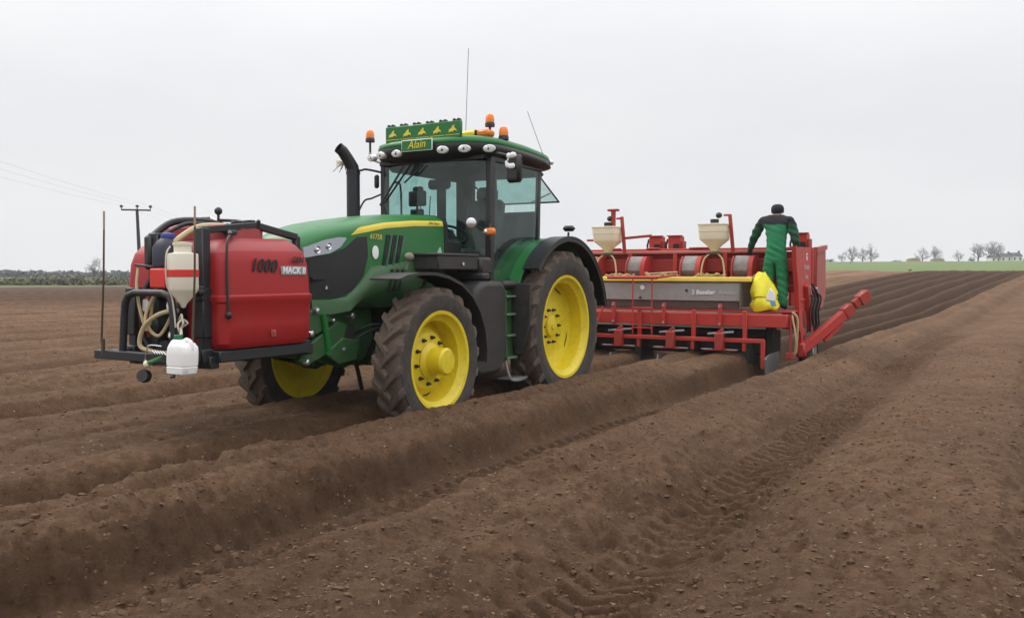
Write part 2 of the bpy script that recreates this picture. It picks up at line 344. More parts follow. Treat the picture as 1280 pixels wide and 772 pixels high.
def ground_z(X, Y, detail=True, sp=None):
    x, y = to_local(X, Y)
    yy = y - bend_at(x)
    wob = vnoise(x * .3, y * .1, 3) * .04 + vnoise(x * .9, y * .3, 5) * .018
    if detail: wob = wob + (vnoise(x * 2.2, y * 2.2, 6) * .022 + vnoise(x * 8, y * 8, 7) * .018) * np.clip(2 - sp / .05, 0, 1)
    yy = yy + wob
    # the wheeling beside the bed drifts away from the tractor line behind the rear axle
    shift = -np.interp(y, [1.3, 1.9, 2.2, 2.7, 3.1, 3.8], [0, .2, .42, .3, .1, 0]) * (1 - sst(x, -4, 2.5)) * sst(x, -9, -5)
    p = prof_at(yy + shift)
    u = (yy + .457) / .914; u = np.abs(u - np.floor(u) - .5) * 2
    ridge = .42 * (1 - sst(u, .08, .95))     # freshly drawn ridges behind the planter
    mfresh = sst(-x, 5.0, 7.0) * sst(yy, -3.2, -2.9) * (1 - sst(yy, 2.78, 2.95))
    p = p * (1 - mfresh) + (ridge - .1) * mfresh
    ph = (yy + .92) / 1.83; ph = ph - np.floor(ph)
    bed = np.interp(ph, [0, .05, .13, .2, .33, .45, .58, .7, .82, .9, .96, 1], [-.05, .0, .16, .24, .26, .17, .18, .26, .23, .12, -.02, -.05])
    left = .03 + (bed - .1) * (.9 + .35 * vnoise(x * .06, np.floor((yy + .92) / 1.83) * 3.7, 9)) + .1 + .04 * vnoise(x * .3, y * .5, 12)
    ml = sst(-yy, .86, .98) * (1 - mfresh)
    right = .2 + .07 * np.sin(2 * math.pi * yy / 1.83)
    mr = sst(yy, 9, 11)
    p = p * (1 - ml) + left * ml; p = p * (1 - mr) + right * mr
    d = np.sqrt(X * X + Y * Y)
    p = p * (1 - sst(d, 70, 110) * .85)
    z = p + base_z(X, Y)
    z = z + .035 * vnoise(X * .33, Y * .33, 21) * (1 - sst(d, 60, 120)) * sst(np.abs(y), 1.2, 1.8)
    if detail:
        sl = np.abs(prof_at(yy + shift + .06) - prof_at(yy + shift - .06)) / .12
        rough = .55 + 1.0 * np.clip(sl, 0, 1.2)
        sp = np.maximum(sp, .008)
        att = lambda L: np.clip(1.5 - 4 * sp / L * .5, 0, 1)
        n = 0
        for k, (L, A) in enumerate([(.62, .014), (.3, .014), (.15, .02), (.08, .02), (.042, .011), (.022, .006)]):
            q = vnoise(x / L + 3.1 * k, y / L, 31 + k)
            if L < .4: q = 1 - 2.2 * np.abs(q) if k % 2 else q      # billowy clods
            n = n + A * q * att(L)
        pit = sst(vnoise(x / .075, y / .06, 91), .45, .85) * att(.08) * .02 + sst(vnoise(x / .2, y / .13, 92), .62, .85) * att(.2) * .03
        z = z - pit
        crumb = .6 + .8 * np.clip(vnoise(X * .5, Y * .5, 77) + .3, 0, 1)
        z = z + n * rough * crumb * .85
        # tyre prints: chevrons pressed into the wheeling floors
        for yc, hw, dep, x0, x1 in ((2.5, .2, .045, -3.5, 9.5), (4.46, .26, .055, -14, 9.0), (6.58, .2, .035, -9, 12)):
            u = yy + shift - yc; inn = (1 - sst(np.abs(u), hw * .8, hw)) * sst(x, x0, x0 + 1) * (1 - sst(x, x1 - 1, x1))
            ph = (x + np.abs(u) * .8 + .04 * vnoise(x * 2, y * 2, 50)) / .155
            lug = sst(np.abs((ph - np.floor(ph)) - .5), .16, .3)
            z = z + inn * dep * (lug - .5) * (.5 + .5 * sst(vnoise(x * .7, y * .7, 60), -.5, .2)) * 1.3
    return z
def build_ground():
    th = [];
    a = -math.pi
    while a < math.pi:
        th.append(a); a += .00165 if abs(a) < .66 else (.006 if abs(a) < .9 else .03)
    r = [1.2]
    while r[-1] < 4500:
        q = r[-1]; r.append(q * (1 + (.02 if q < 2.6 else .0042 if q < 26 else .008 if q < 75 else .03)))
    th = np.array(th); r = np.array(r); T, Rr = np.meshgrid(th, r)
    X = Rr * np.sin(T); Y = Rr * np.cos(T)
    sp = np.where(Rr < 26, Rr * .0042, Rr * .008)
    Z = ground_z(X, Y, True, sp)
    nr, na = X.shape; V = np.stack([X, Y, Z], -1).reshape(-1, 3)
    V = np.vstack([V, [[0, 0, .2]]])
    i = np.arange(nr - 1)[:, None] * na; k = np.arange(na)[None, :]; k2 = (k + 1) % na
    F = np.stack([i + k, i + na + k, i + na + k2, i + k2], -1).reshape(-1, 4)[:, ::-1]
    me = bpy.data.meshes.new('field_soil'); me.vertices.add(len(V)); me.vertices.foreach_set('co', V.astype(np.float32).ravel())
    tri = np.stack([np.full(na, len(V) - 1), np.arange(na), (np.arange(na) + 1) % na], -1)[:, ::-1]
    nl = F.size + tri.size; me.loops.add(nl); me.loops.foreach_set('vertex_index', np.concatenate([F.ravel(), tri.ravel()]).astype(np.int32))
    me.polygons.add(len(F) + len(tri)); me.polygons.foreach_set('loop_start', np.concatenate([np.arange(len(F)) * 4, F.size + np.arange(len(tri)) * 3]).astype(np.int32))
    me.polygons.foreach_set('use_smooth', np.ones(len(F) + len(tri), bool))
    me.update(calc_edges=True); me.validate()
    # what lies where: r = fresh soil moisture plus shade painted on the furrow floors, g = grass, b = dry pale headland
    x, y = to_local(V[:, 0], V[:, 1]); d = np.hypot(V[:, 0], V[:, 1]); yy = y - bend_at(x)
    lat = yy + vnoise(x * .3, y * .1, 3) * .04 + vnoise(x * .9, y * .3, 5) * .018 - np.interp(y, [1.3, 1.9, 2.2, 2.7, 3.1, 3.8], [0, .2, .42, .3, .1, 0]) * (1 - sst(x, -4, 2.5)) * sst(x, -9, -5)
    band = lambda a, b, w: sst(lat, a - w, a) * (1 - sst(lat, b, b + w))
    furrow_shade = (.62 * band(1.93, 3.0, .1) + .55 * band(.56, 1.16, .08) + .4 * band(4.15, 4.75, .15) + .4 * band(-1.1, -.75, .1)) * (.75 + .5 * vnoise(x * 1.3, y * 1.3, 15)) * (1 - sst(d, 25, 40))  # darkens wheeling floors and bank foot, painted in for trench shade
    moist_and_shade = furrow_shade + sst(-x, 5, 6.5) * sst(yy, -3.1, -2.8) * (1 - sst(yy, 2.75, 2.95))
    dark_left = sst(d, 36, 52) * (1 - sst(V[:, 0] / np.maximum(d, 1), -.1, .05))
    s = V[:, 0] / np.maximum(d, 1)
    grass = np.where(s > 0.05, sst(d, 92, 100), sst(d, 106, 110))
    pale = sst(-yy, 3.2, 6) * sst(s, .1, .3) * (1 - grass)
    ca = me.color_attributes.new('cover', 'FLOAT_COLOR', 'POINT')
    ca.data.foreach_set('color', np.stack([np.clip(moist_and_shade + dark_left, 0, 1), grass, pale, np.where(s > .05, 0., 1.)], -1).astype(np.float32).ravel())
    m = bpy.data.materials.new('soil'); m.use_nodes = True; t = m.node_tree; b = t.nodes['Principled BSDF']; b.inputs['Roughness'].default_value = .95; b.inputs['Specular IOR Level'].default_value = .15
    tcn = t.nodes.new('ShaderNodeTexCoord')
    def noise(sc, det=6, ro=.6):
        n = t.nodes.new('ShaderNodeTexNoise'); n.inputs['Scale'].default_value = sc; n.inputs['Detail'].default_value = det; n.inputs['Roughness'].default_value = ro
        t.links.new(tcn.outputs['Object'], n.inputs['Vector']); return n
    def mix(f, a, bb, clampv=None):
        x_ = t.nodes.new('ShaderNodeMix'); x_.data_type = 'RGBA'
        for s_, v in ((0, f), (6, a), (7, bb)):
            if isinstance(v, (int, float, tuple)): x_.inputs[s_].default_value = v
            else: t.links.new(v, x_.inputs[s_])
        return x_.outputs[2]
    def rng(v, a, bb, c=0, d_=1):
        n = t.nodes.new('ShaderNodeMapRange'); t.links.new(v, n.inputs[0])
        for k_, q in zip((1, 2, 3, 4), (a, bb, c, d_)): n.inputs[k_].default_value = q
        return n.outputs[0]
    c1 = mix(rng(noise(.55, 5).outputs['Fac'], .35, .65), (.134, .077, .044, 1), (.205, .119, .069, 1))
    c2 = mix(rng(noise(9, 8, .7).outputs['Fac'], .38, .66, 0, .75), c1, (.085, .044, .024, 1))
    c3 = mix(rng(noise(42, 6, .7).outputs['Fac'], .55, .75, 0, .7), c2, (.30, .19, .115, 1))
    c3 = mix(rng(noise(26, 4, .6).outputs['Fac'], .60, .68, 0, .7), c3, (.055, .033, .021, 1))  # dark spots painted in as the shade of small soil pits
    vo = t.nodes.new('ShaderNodeTexVoronoi'); vo.inputs['Scale'].default_value = 17; t.links.new(tcn.outputs['Object'], vo.inputs['Vector'])
    spk = t.nodes.new('ShaderNodeMath'); spk.operation = 'MULTIPLY'
    t.links.new(rng(vo.outputs['Distance'], .11, .17, 1, 0), spk.inputs[0]); t.links.new(rng(noise(3.1, 3).outputs['Fac'], .52, .66), spk.inputs[1])
    c4 = mix(spk.outputs[0], c3, (.42, .34, .26, 1))
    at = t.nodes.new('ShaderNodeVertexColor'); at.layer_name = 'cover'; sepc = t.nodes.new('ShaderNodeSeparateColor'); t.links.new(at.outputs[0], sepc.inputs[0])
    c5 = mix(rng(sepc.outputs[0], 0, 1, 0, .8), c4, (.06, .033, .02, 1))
    c6 = mix(rng(sepc.outputs[2], 0, 1, 0, .55), c5, (.27, .16, .105, 1))
    gr0 = mix(noise(.08, 4).outputs['Fac'], (.095, .14, .05, 1), (.16, .195, .075, 1))
    rough_g = mix(noise(.3, 5).outputs['Fac'], (.12, .10, .06, 1), (.15, .16, .075, 1)); gr = mix(at.outputs[1], gr0, rough_g)
    c7 = mix(sepc.outputs[1], c6, gr)
    t.links.new(c7, b.inputs['Base Color'])
    bp = t.nodes.new('ShaderNodeBump'); bp.inputs['Strength'].default_value = 1.0; bp.inputs['Distance'].default_value = .05
    t.links.new(noise(22, 12, .82).outputs['Fac'], bp.inputs['Height']); t.links.new(bp.outputs[0], b.inputs['Normal'])
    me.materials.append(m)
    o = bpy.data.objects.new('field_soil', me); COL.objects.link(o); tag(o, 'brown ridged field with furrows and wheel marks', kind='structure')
    return o
build_ground()
# ------------------------------------------------------------------ tractor
TR = empty('tractor', TO, TA)
tag(TR, 'green tractor with yellow wheels between the red front tank and the red planter', 'tractor')
def arc(cx, cz, r, a0, a1, n):
    return [(cx + r * math.cos(R(a0 + (a1 - a0) * i / n)), cz + r * math.sin(R(a0 + (a1 - a0) * i / n))) for i in range(n + 1)]
def make_tyre(Rt, W, rr, nl, lug_h, sw):
    """profile round the axle (y), chevron lugs pressed on the tread"""
    t = MB(); hw = W / 2; Rc = Rt - lug_h
    prof = [(rr - .02, -sw + .03), (rr + .005, -sw), (rr + .05, -sw - .012), (rr + .35 * (Rc - rr), -hw * .99), (rr + .6 * (Rc - rr), -hw * 1.02), (rr + .82 * (Rc - rr), -hw * .98),
            (Rc - .03, -hw * .9), (Rc - .008, -hw * .66), (Rc, -hw * .3)]
    prof = prof + [(Rc, 0)] + [(a, -b) for a, b in prof[::-1]]
    t.lathe(prof, (0, 0, 0), (0, 1, 0), 72, cap=False)
    t.m = [1 if 72 * 6 <= i < 72 * 12 else 0 for i in range(len(t.m))]; t.cur = 1
    for side in (-1, 1):
        for k in range(nl):
            a0 = 2 * math.pi * (k + (.5 if side > 0 else 0)) / nl; ns = 7; secs = []
            for i in range(ns + 1):
                s = i / ns; y = side * (-.03 + s * (hw * 1.0 + .03)); a = a0 + s ** .85 * (W * .62 / Rt)
                top = Rt - .006 - .012 * s * s; bot = Rc - .03 * (s > .6) - .015
                if i == ns: top = Rc - .035; y = side * hw * .985; bot = Rc - .08
                wd_ = (.5 + .18 * s) * .085 / Rt; q = []
                for (rr_, da) in ((bot, -wd_ * 1.25), (top, -wd_ * .62), (top, wd_ * .62), (bot, wd_ * 1.25)):
                    q.append((rr_ * math.cos(a + da), y, rr_ * math.sin(a + da)))
                secs.append(q if side > 0 else q[::-1])
            t.loft(secs)
    return t
def make_wheel(front):
    if front: Rt, W, rr, nl, lh, sw = .755, .345, .487, 20, .052, .15
    else: Rt, W, rr, nl, lh, sw = .975, .42, .635, 23, .055, .175
    disc = MB(); rim = MB(); hub = MB(); bolts = MB(); ax = (0, 1, 0)
    rim.lathe([(rr - .012, sw + .006), (rr + .022, sw + .012), (rr + .025, sw), (rr, sw - .014), (rr - .02, sw - .05), (rr - .05, sw - .075), (rr - .055, .02), (rr - .055, -sw + .06), (rr - .01, -sw + .03), (rr + .02, -sw), (rr + .01, -sw - .01), (rr - .03, -sw + .01),
               (rr - .075, -sw + .05), (rr - .075, sw - .06), (rr - .045, sw - .045), (rr - .012, sw + .006)], (0, 0, 0), ax, 72, cap=False)
    if front:
        d0 = -.035
        disc.lathe([(rr - .06, d0 - .06), (rr - .1, d0 - .05), (.33, d0 - .01), (.29, d0 + .035), (.20, d0 + .05), (.17, d0 + .055), (.17, d0 + .03), (.28, d0 + .01), (rr - .1, d0 - .075), (rr - .06, d0 - .085)], (0, 0, 0), ax, 56, cap=False)
        hub.lathe([(.19, d0 - .05), (.188, d0 + .07), (.165, d0 + .085), (.135, d0 + .10), (.13, d0 + .19), (.138, d0 + .195), (.138, d0 + .255), (.118, d0 + .275), (.03, d0 + .278)], (0, 0, 0), ax, 40)
        nb, rb, yb = 10, .235, d0 + .046
        sl = [(rr - .135, a, d0 - .032) for a in (0, 90, 180, 270)]
    else:
        d0 = -.06
        disc.lathe([(rr - .06, d0 + .02), (rr - .11, d0 + .01), (.42, d0 - .02), (.33, d0 - .02), (.28, d0), (.12, d0), (.12, d0 - .025), (.3, d0 - .04), (rr - .11, d0 - .02), (rr - .06, d0 - .01)], (0, 0, 0), ax, 64, cap=False)
        hub.lathe([(.14, d0 - .1), (.138, d0 + .03), (.12, d0 + .04), (.05, d0 + .045), (.045, d0 + .06), (.01, d0 + .062)], (0, 0, 0), ax, 32)
        nb, rb, yb = 10, .215, d0 + .004
        sl = [(.5, a, d0 - .002) for a in (25, 115, 205, 295)]
    for k in range(nb):
        a = 2 * math.pi * k / nb
        bolts.lathe([(.021, -.01), (.021, .02), (.012, .022), (.012, .045), (.004, .046)], (rb * math.cos(a), yb, rb * math.sin(a)), ax, 6)
    slots = MB()
    for (rs, a, ys) in sl:
        pts = [(rs + .028 * math.sin(R(b)), b * 0) for b in ()]
        ring = []
        for i in range(13):
            t = i / 12; aa = R(a - 13 + 26 * t); ring.append((aa, .022 * math.sin(math.pi * t) ** .6))
        top = [((rs + w) * math.cos(q), ys + .006, (rs + w) * math.sin(q)) for q, w in ring]
        bot = [((rs - w) * math.cos(q), ys + .006, (rs - w) * math.sin(q)) for q, w in ring]
        for i in range(12):
            slots.add([top[i], top[i + 1], bot[i + 1], bot[i]], [(0, 1, 2, 3)])
    nm = 'front_wheel' if front else 'rear_wheel'
    w = disc.build(nm, M['yellow'], TR)
    make_tyre(Rt, W, rr, nl, lh, sw).build('tyre', [M['tyre'], M['lug']], w, ang=30)
    rim.build('rim', M['yellow'], w, ang=45); hub.build('hub', M['yellow'], w)
    build_each(bolts, 'wheel_bolt', M['black'], w)
    for q in range(0, len(slots.v), 48):
        h = MB(); h.v = slots.v[q:q + 48]; h.f = [(i, i + 1, i + 2, i + 3) for i in range(0, 48, 4)]; h.m = [0] * 12; h.build('hand_hole', M['black'], w)
    if front:
        v = MB()
        for (yy) in (-.2, .2): pass
    return w
fw = make_wheel(True); fw.location = (2.82, .915, .735); fw.rotation_euler = (0, R(9), 0)
f2 = copy_tree(fw, TR); f2.location = (2.82, -.915, .735); f2.scale = (1, -1, 1)
rw = make_wheel(False); rw.location = (0, .895, .935)
r2 = copy_tree(rw, TR); r2.location = (0, -.895, .935); r2.scale = (1, -1, 1); r2.rotation_euler = (0, R(17), 0)
# chassis
c = MB(); c.b6(-.5, 1.35, -.24, .24, .62, 1.22, .05); c.b6(1.3, 2.3, -.22, .22, .6, 1.2, .04); c.b6(2.2, 3.5, -.26, .26, .72, 1.4, .05)
c.tube([(0, -.78, .935), (0, .78, .935)], .13, 16); c.tube([(0, -.45, .935), (0, .45, .935)], .2, 16); c.b6(-.9, -.4, -.2, .2, .7, 1.05, .03)
for y in (-.28, .28): c.b6(2.0, 2.6, y - .05, y + .05, .8, 1.25, .03)
c.tube([(1.0, .3, .95), (2.4, .28, .95)], .05, 8); c.tube([(1.2, .35, .8), (2.2, .3, .86)], .03, 8)
c.build('transmission', M['chassis'], TR)
a = MB(); a.bar((2.82, -.72, .74), (2.82, .72, .74), .16, .17, bev=.03); a.b6(2.6, 3.04, -.2, .2, .66, .86, .05)
for y in (-1, 1):
    a.lathe([(.17, -.06), (.17, .06), (.13, .09), (.13, .12)], (2.82, .66 * y, .735), (0, y, 0), 20); a.b6(2.72, 2.92, .56 * y - .06, .56 * y + .06, .6, .9, .03)
    a.tube([(2.72, .2 * y, .72), (2.66, .55 * y, .7)], .028, 8)
a.build('front_axle', M['green_d'], TR)
# front casting and linkage
g = MB(); poly = [(3.0, 1.34), (3.55, 1.36), (3.78, 1.33), (3.92, 1.22), (3.96, 1.02), (3.86, .86), (3.72, .76), (3.4, .68), (3.1, .74), (2.95, .95)]
g.prism(poly, .25, .31); g.prism(poly, -.31, -.25); g.b6(3.1, 3.9, -.25, .25, .8, 1.25, .04)
for y in (-.37, .37):
    g.prism([(3.68, 1.26), (3.88, 1.32), (4.02, 1.24), (4.0, 1.1), (3.9, 1.04), (3.74, 1.1)], y - .03, y + .03)
    g.prism([(3.45, 1.12), (3.6, 1.16), (4.05, .93), (4.14, .82), (4.05, .76), (3.9, .8), (3.55, .92)], y - .035, y + .035)
    g.prism([(3.3, .95), (3.55, 1.0), (3.8, .86), (3.62, .74), (3.35, .76)], y * 1.08 - .03, y * 1.08 + .03)
fl = g.build('front_linkage', M['green_d'], TR, bevel=.012)
rm = MB()
for y in (-.38, .38):
    rm.tube([(3.74, y * 1.08, .84), (3.82, y * 1.08, 1.24)], .035, 12)
build_each(rm, 'lift_ram', M['green'], fl)
rs = MB()
for y in (-.4, .4):
    for (x, z, r) in ((3.92, 1.27, .028), (4.0, 1.06, .03), (3.7, 1.17, .02), (3.55, .88, .022), (3.42, 1.2, .03), (4.06, .8, .028)):
        rs.lathe([(r, -.035), (r, .045), (r * .6, .05)], (x, y, z), (0, 1 if y > 0 else -1, 0), 12)
build_each(rs, 'linkage_pin', M['chrome'], fl)
bl = MB(); bl.b6(3.35, 3.62, .33, .4, .98, 1.12, .01); bl.build('valve_block', M['black'], fl)
hs = MB()
hs.tube([(3.28, .34, 1.02), (3.22, .42, 1.08), (3.05, .46, 1.1), (2.9, .45, 1.03), (2.7, .4, 1.08)], .013, 8, sm=6); hs.tube([(3.3, .36, .96), (3.2, .44, 1.03), (3.05, .49, 1.06), (2.88, .47, .98), (2.7, .42, 1.03)], .013, 8, sm=6)
hs.tube([(3.55, .36, .7), (3.5, .4, .85), (3.36, .42, .93), (3.25, .4, .98)], .012, 8, sm=6)
hs.tube([(3.2, .36, .45), (3.3, .37, .72), (3.42, .36, .98)], .022, 8, sm=6)
build_each(hs, 'hydraulic_hose', M['hose_k'], fl)
# bonnet
XS = [1.86, 2.1, 2.5, 2.9, 3.3, 3.6, 3.8, 3.93, 4.0, 4.04]
def hw_(x): return float(np.interp(x, [1.86, 3.2, 3.7, 3.95, 4.04], [.455, .43, .40, .355, .26]))
def hzt(x): return float(np.interp(x, [1.86, 2.4, 2.9, 3.4, 3.7, 3.9, 4.0, 4.04], [2.285, 2.265, 2.215, 2.15, 2.095, 2.03, 1.96, 1.88]))
def hzs(x): return float(np.interp(x, [1.86, 2.4, 2.9, 3.4, 3.7, 3.9, 4.04], [2.15, 2.13, 2.085, 2.0, 1.94, 1.88, 1.76]))
HB = 1.36
def ysurf(x, z):
    w, zt, zs = hw_(x), hzt(x), hzs(x)
    if z <= zs: return w + .012 * math.sin(math.pi * max(0, min(1, (z - HB) / (zs - HB))))
    q = min(.999, (z - zs) / (zt - zs)); return w * (1 - q ** 2.6) ** (1 / 2.6)
def hsec(x):
    w, zt, zs = hw_(x), hzt(x), hzs(x); q = []
    for i in range(13):
        t = i / 12 * math.pi / 2; q.append((x, w * math.sin(t) ** (2 / 2.6), zs + (zt - zs) * math.cos(t) ** (2 / 2.6)))
    for z in (zs - .06, zs - .2, (zs + HB) / 2, HB + .1, HB): q.append((x, ysurf(x, z), z))
    return [(x, -y, z) for (x, y, z) in q[::-1][:-1]] + q
hm = MB(); hm.loft([hsec(x)[::-1] for x in XS], closed=True)
hood = hm.build('bonnet', M['green'], TR, ang=50)
def ribbon(top, bot, off, n=24, thick=.006, k=4):
    """raised panel lying on the bonnet side between two x,z polylines"""
    m = MB(); tx = [p[0] for p in top]; secs = []
    for i in range(n + 1):
        s = i / n
        pt = np.array([np.interp(s * (len(top) - 1), range(len(top)), [p[j] for p in top]) for j in (0, 1)])
        pb = np.array([np.interp(s * (len(bot) - 1), range(len(bot)), [p[j] for p in bot]) for j in (0, 1)])
        q = []
        for j in range(k + 1):
            p = pt + (pb - pt) * j / k; q.append((p[0], ysurf(p[0], p[1]) + off, p[1]))
        q += [(x, y - thick - off, z) for (x, y, z) in q[::-1]]
        secs.append(q)
    m.loft(secs); return m
def panel_pair(name, top, bot, off, m, parent, n=24, k=4, both=True):
    a = ribbon(top, bot, off, n, k=k)
    if both: a.mirror().build(name, m, parent, recalc=True)
    return a.build(name, m, parent, recalc=True)
# yellow stripe along the bonnet top edge
xs = np.linspace(3.42, 1.885, 30)
st = [(x, hzs(x) + .055 - .062 * (1 if x > 3.3 else 0) * (x - 3.3) / .12) for x in xs]; sb = [(x, hzs(x) - .0 + .0 * x - .005) for x in xs]
panel_pair('yellow_stripe', st, sb, .005, M['stripe'], hood, 40)
text_mesh('stripe_lettering', 'John Deere', .042, side_mtx((2.08, .476, 2.168), tilt=-.03), M['black_c'], hood, .001)
# dark side grille, headlamp, louvres, lower panel
gt = [(3.985, 1.745), (3.9, 1.775), (3.7, 1.80), (3.5, 1.87), (3.34, 1.975), (3.2, 1.985)]
gb = [(3.985, 1.385), (3.85, 1.38), (3.6, 1.385), (3.41, 1.45), (3.26, 1.60), (3.19, 1.80)]
gp = panel_pair('side_grille', gt, gb, .006, M['grille'], hood, 30, 6)
gl = MB()
gl.prism([(3.95, 1.56), (3.62, 1.56), (3.6, 1.575), (3.95, 1.58)], .37, .405); gl.build('grille_bar', M['black_c'], gp)
em = MB(); em.prism([(3.76, 1.47), (3.8, 1.47), (3.78, 1.51)], .418, .424); em.build('grille_emblem', M['chrome'], gp)
ht = [(3.985, 1.86), (3.9, 1.895), (3.75, 1.94), (3.6, 1.965), (3.5, 1.965)]
hb = [(3.985, 1.765), (3.88, 1.785), (3.72, 1.81), (3.58, 1.87), (3.49, 1.955)]
hl = ribbon(ht, hb, .012, 20).build('headlight', mat('headlamp_glass', (.36, .38, .41, 1), .08, .7), hood, recalc=True)
hl2 = ribbon(ht, hb, .012, 20).mirror().build('headlight', hl.data.materials[0], hood, recalc=True)
for s_, par in ((1, hl), (-1, hl2)):
    e = MB()
    for (x, z, r) in ((3.86, 1.84, .034), (3.73, 1.875, .032)):
        e.lathe([(r, 0), (r, .022), (r * .55, .016), (r * .2, .03), (.001, .03)], (x, s_ * (hw_(x) + .004), z), (0, s_, 0), 16)
    e.build('reflector', M['chrome'], par)
def louvre(cx, z0, z1, n, dx, slope, w):
    m = MB()
    for i in range(n):
        x0 = cx - i * dx
        P = [(x0, z0), (x0 - w, z0), (x0 - w - slope * (z1 - z0), z1), (x0 - slope * (z1 - z0), z1)]
        y = hw_(x0) + .012
        m.prism(P, y - .02, y + .008)
    return m
build_each(louvre(2.985, 1.665, 2.015, 3, .105, .28, .045).both(), 'louvre', M['black_c'], hood)
lvf = MB()
for i in range(3):
    x0 = 2.985 - i * .105 - .05
    lvf.prism([(x0, 1.665), (x0 - .022, 1.665), (x0 - .022 - .28 * .35, 2.015), (x0 - .28 * .35, 2.015)], .43, .47)
build_each(lvf.both(), 'louvre_fin', mat('fin_green', (.05, .14, .075, 1), .4), hood)
lp_t = [(3.93, 1.37), (3.72, 1.37), (3.5, 1.395), (3.31, 1.53), (3.14, 1.69), (2.7, 1.745), (2.3, 1.76), (1.95, 1.77)]
lp_b = [(3.93, 1.30), (3.7, 1.28), (3.45, 1.27), (3.2, 1.27), (3.0, 1.27), (2.7, 1.27), (2.3, 1.28), (1.95, 1.3)]
lp = MB(); secs = []
for i in range(len(lp_t)):
    x, zt = lp_t[i]; xb, zb = lp_b[i]; w = hw_(x); bo = .05 * math.sin(math.pi * min(1, i / 4) / 2)
    secs.append([(x, w - .05, zt), (x, w + .01, zt - .005), (x, w + .02 + bo * .7, zt - .06), (x, w + .025 + bo, zt - .14), (xb, w + .02 + bo * .8, (zt + zb) / 2 - .03), (xb, w - .02, zb), (xb, w - .09, zb)])
lp.loft(secs, closed=True); lp.mirror().build('lower_side_panel', M['green_d'], hood, recalc=True, ang=45); low = lp.build('lower_side_panel', M['green_d'], hood, recalc=True, ang=45)
l2 = MB()
for i in range(3):
    x0 = 2.95 - i * .085
    l2.prism([(x0, 1.44), (x0 - .03, 1.44), (x0 - .09, 1.66), (x0 - .06, 1.66)], .40, .522)
build_each(l2, 'lower_louvre', M['black_c'], low)
text_mesh('model_number', '6175R', .075, side_mtx((3.07, .453, 1.985), tilt=-.04), M['stripe'], hood, .001, .15)
dk = MB(); dk.lathe([(.055, 0), (.055, .006), (.05, .007), (.001, .007)], (0, 0, 0), (0, 1, 0), 24)
dk.v = [(x * .9 + 3.08, y + .447, z * 1.25 + 1.83) for x, y, z in dk.v]; dk.build('round_badge', M['white'], hood)
tri = MB(); tri.prism([(2.06, 1.79), (1.9, 1.79), (1.955, 1.91)], .458, .472); tri.build('warning_triangle', mat('pale_sticker', (.4, .55, .48, 1), .5), hood)
seal = MB(); sec = [(1.86 + 0 * y, y, z) for (x, y, z) in hsec(1.9)]
seal.loft([[(1.87, y * 1.02, z + .006) for (x, y, z) in hsec(1.9)][::-1], [(1.80, y * 1.02, z + .006) for (x, y, z) in hsec(1.9)][::-1]]); seal.build('bonnet_seal', M['black_c'], hood, recalc=True)
# engine bay behind seal / scuttle
sc_ = MB(); sc_.b6(1.42, 1.83, -.43, .43, 1.2, 2.02, .05); sc_.build('scuttle', M['black_c'], TR)
# exhaust
ex = MB(); ex.tube([(2.0, -.74, 1.45), (2.0, -.74, 2.83)], .078, 24)
ex.tube([(2.0, -.74, 2.8), (2.01, -.74, 2.86), (2.08, -.76, 2.96), (2.14, -.78, 3.04), (2.19, -.80, 3.075)], [.076, .074, .07, .068, .066, .064], 20, cap=False)
e = ex.build('exhaust_stack', mat('exhaust_black', (.014, .015, .02, 1), .45, dirt=.06), TR)
rg = MB(); rg.lathe([(.084, 0), (.084, .03)], (2.0, -.74, 2.78), (0, 0, 1), 24); rg.build('exhaust_clamp', M['black_c'], e)
bt = MB(); random.seed(3)
for i in range(16):
    p = Vector((2.06, -.82, 2.9)); q = p + Vector((random.uniform(-.05, .09), random.uniform(-.13, .0), random.uniform(-.11, .04)))
    bt.tube([p, (p + q) / 2 + Vector((0, 0, .015)), q], .006, 5)
bt.build('string_tuft', M['rope'], e)
# front mudguards
def fender(s):
    m = MB(); pr = [(3.52, 1.555), (3.42, 1.585), (3.2, 1.612), (2.95, 1.61), (2.72, 1.575), (2.48, 1.5), (2.28, 1.38), (2.12, 1.21), (2.02, 1.0), (1.985, .8), (1.99, .66)]
    m.strip(pr, .73, 1.09, -.014); m.strip([(x, z - .012) for x, z in pr], 1.09, 1.105, -.03)
    m.bar((2.75, .62, 1.0), (2.7, .8, 1.57), .05, .03); m.bar((2.6, .45, .95), (2.75, .64, 1.0), .06, .05)
    return m if s > 0 else m.mirror()
for s in (1, -1): fender(s).build('front_mudguard', M['black'], TR, recalc=True)
# fuel tank, toolbox, steps
ft = MB(); ft.prism([(1.98, .55), (1.97, 1.3), (1.9, 1.47), (1.75, 1.53), (1.35, 1.53), (1.27, 1.45), (1.26, .62), (1.4, .47), (1.85, .46)], .42, .93)
ft.build('fuel_tank', M['black'], TR, bevel=.06, seg=3)
ft2 = MB(); ft2.mirror(); f3 = MB(); f3.prism([(1.95, .62), (1.95, 1.4), (1.0, 1.4), (.95, .7), (1.1, .6)], -.9, -.42); f3.build('battery_box', M['black'], TR, bevel=.05)
tb = MB(); tb.b6(1.72, 2.5, .5, .82, 1.655, 1.83, .012); tb.b6(1.7, 2.52, .49, .83, 1.80, 1.832, .01)
tbo = tb.build('tool_box', M['black'], TR)
t2 = MB(); t2.b6(1.45, 1.70, .5, .85, 1.6, 1.8, .03); t2.b6(1.58, 1.72, .55, .9, 1.54, 1.62, .02); t2.build('air_intake_box', M['black'], TR)
la = MB(); la.lathe([(.02, 0), (.018, .01)], (2.05, .832, 1.72), (0, 1, 0), 12); la.build('latch', M['chrome'], tbo)
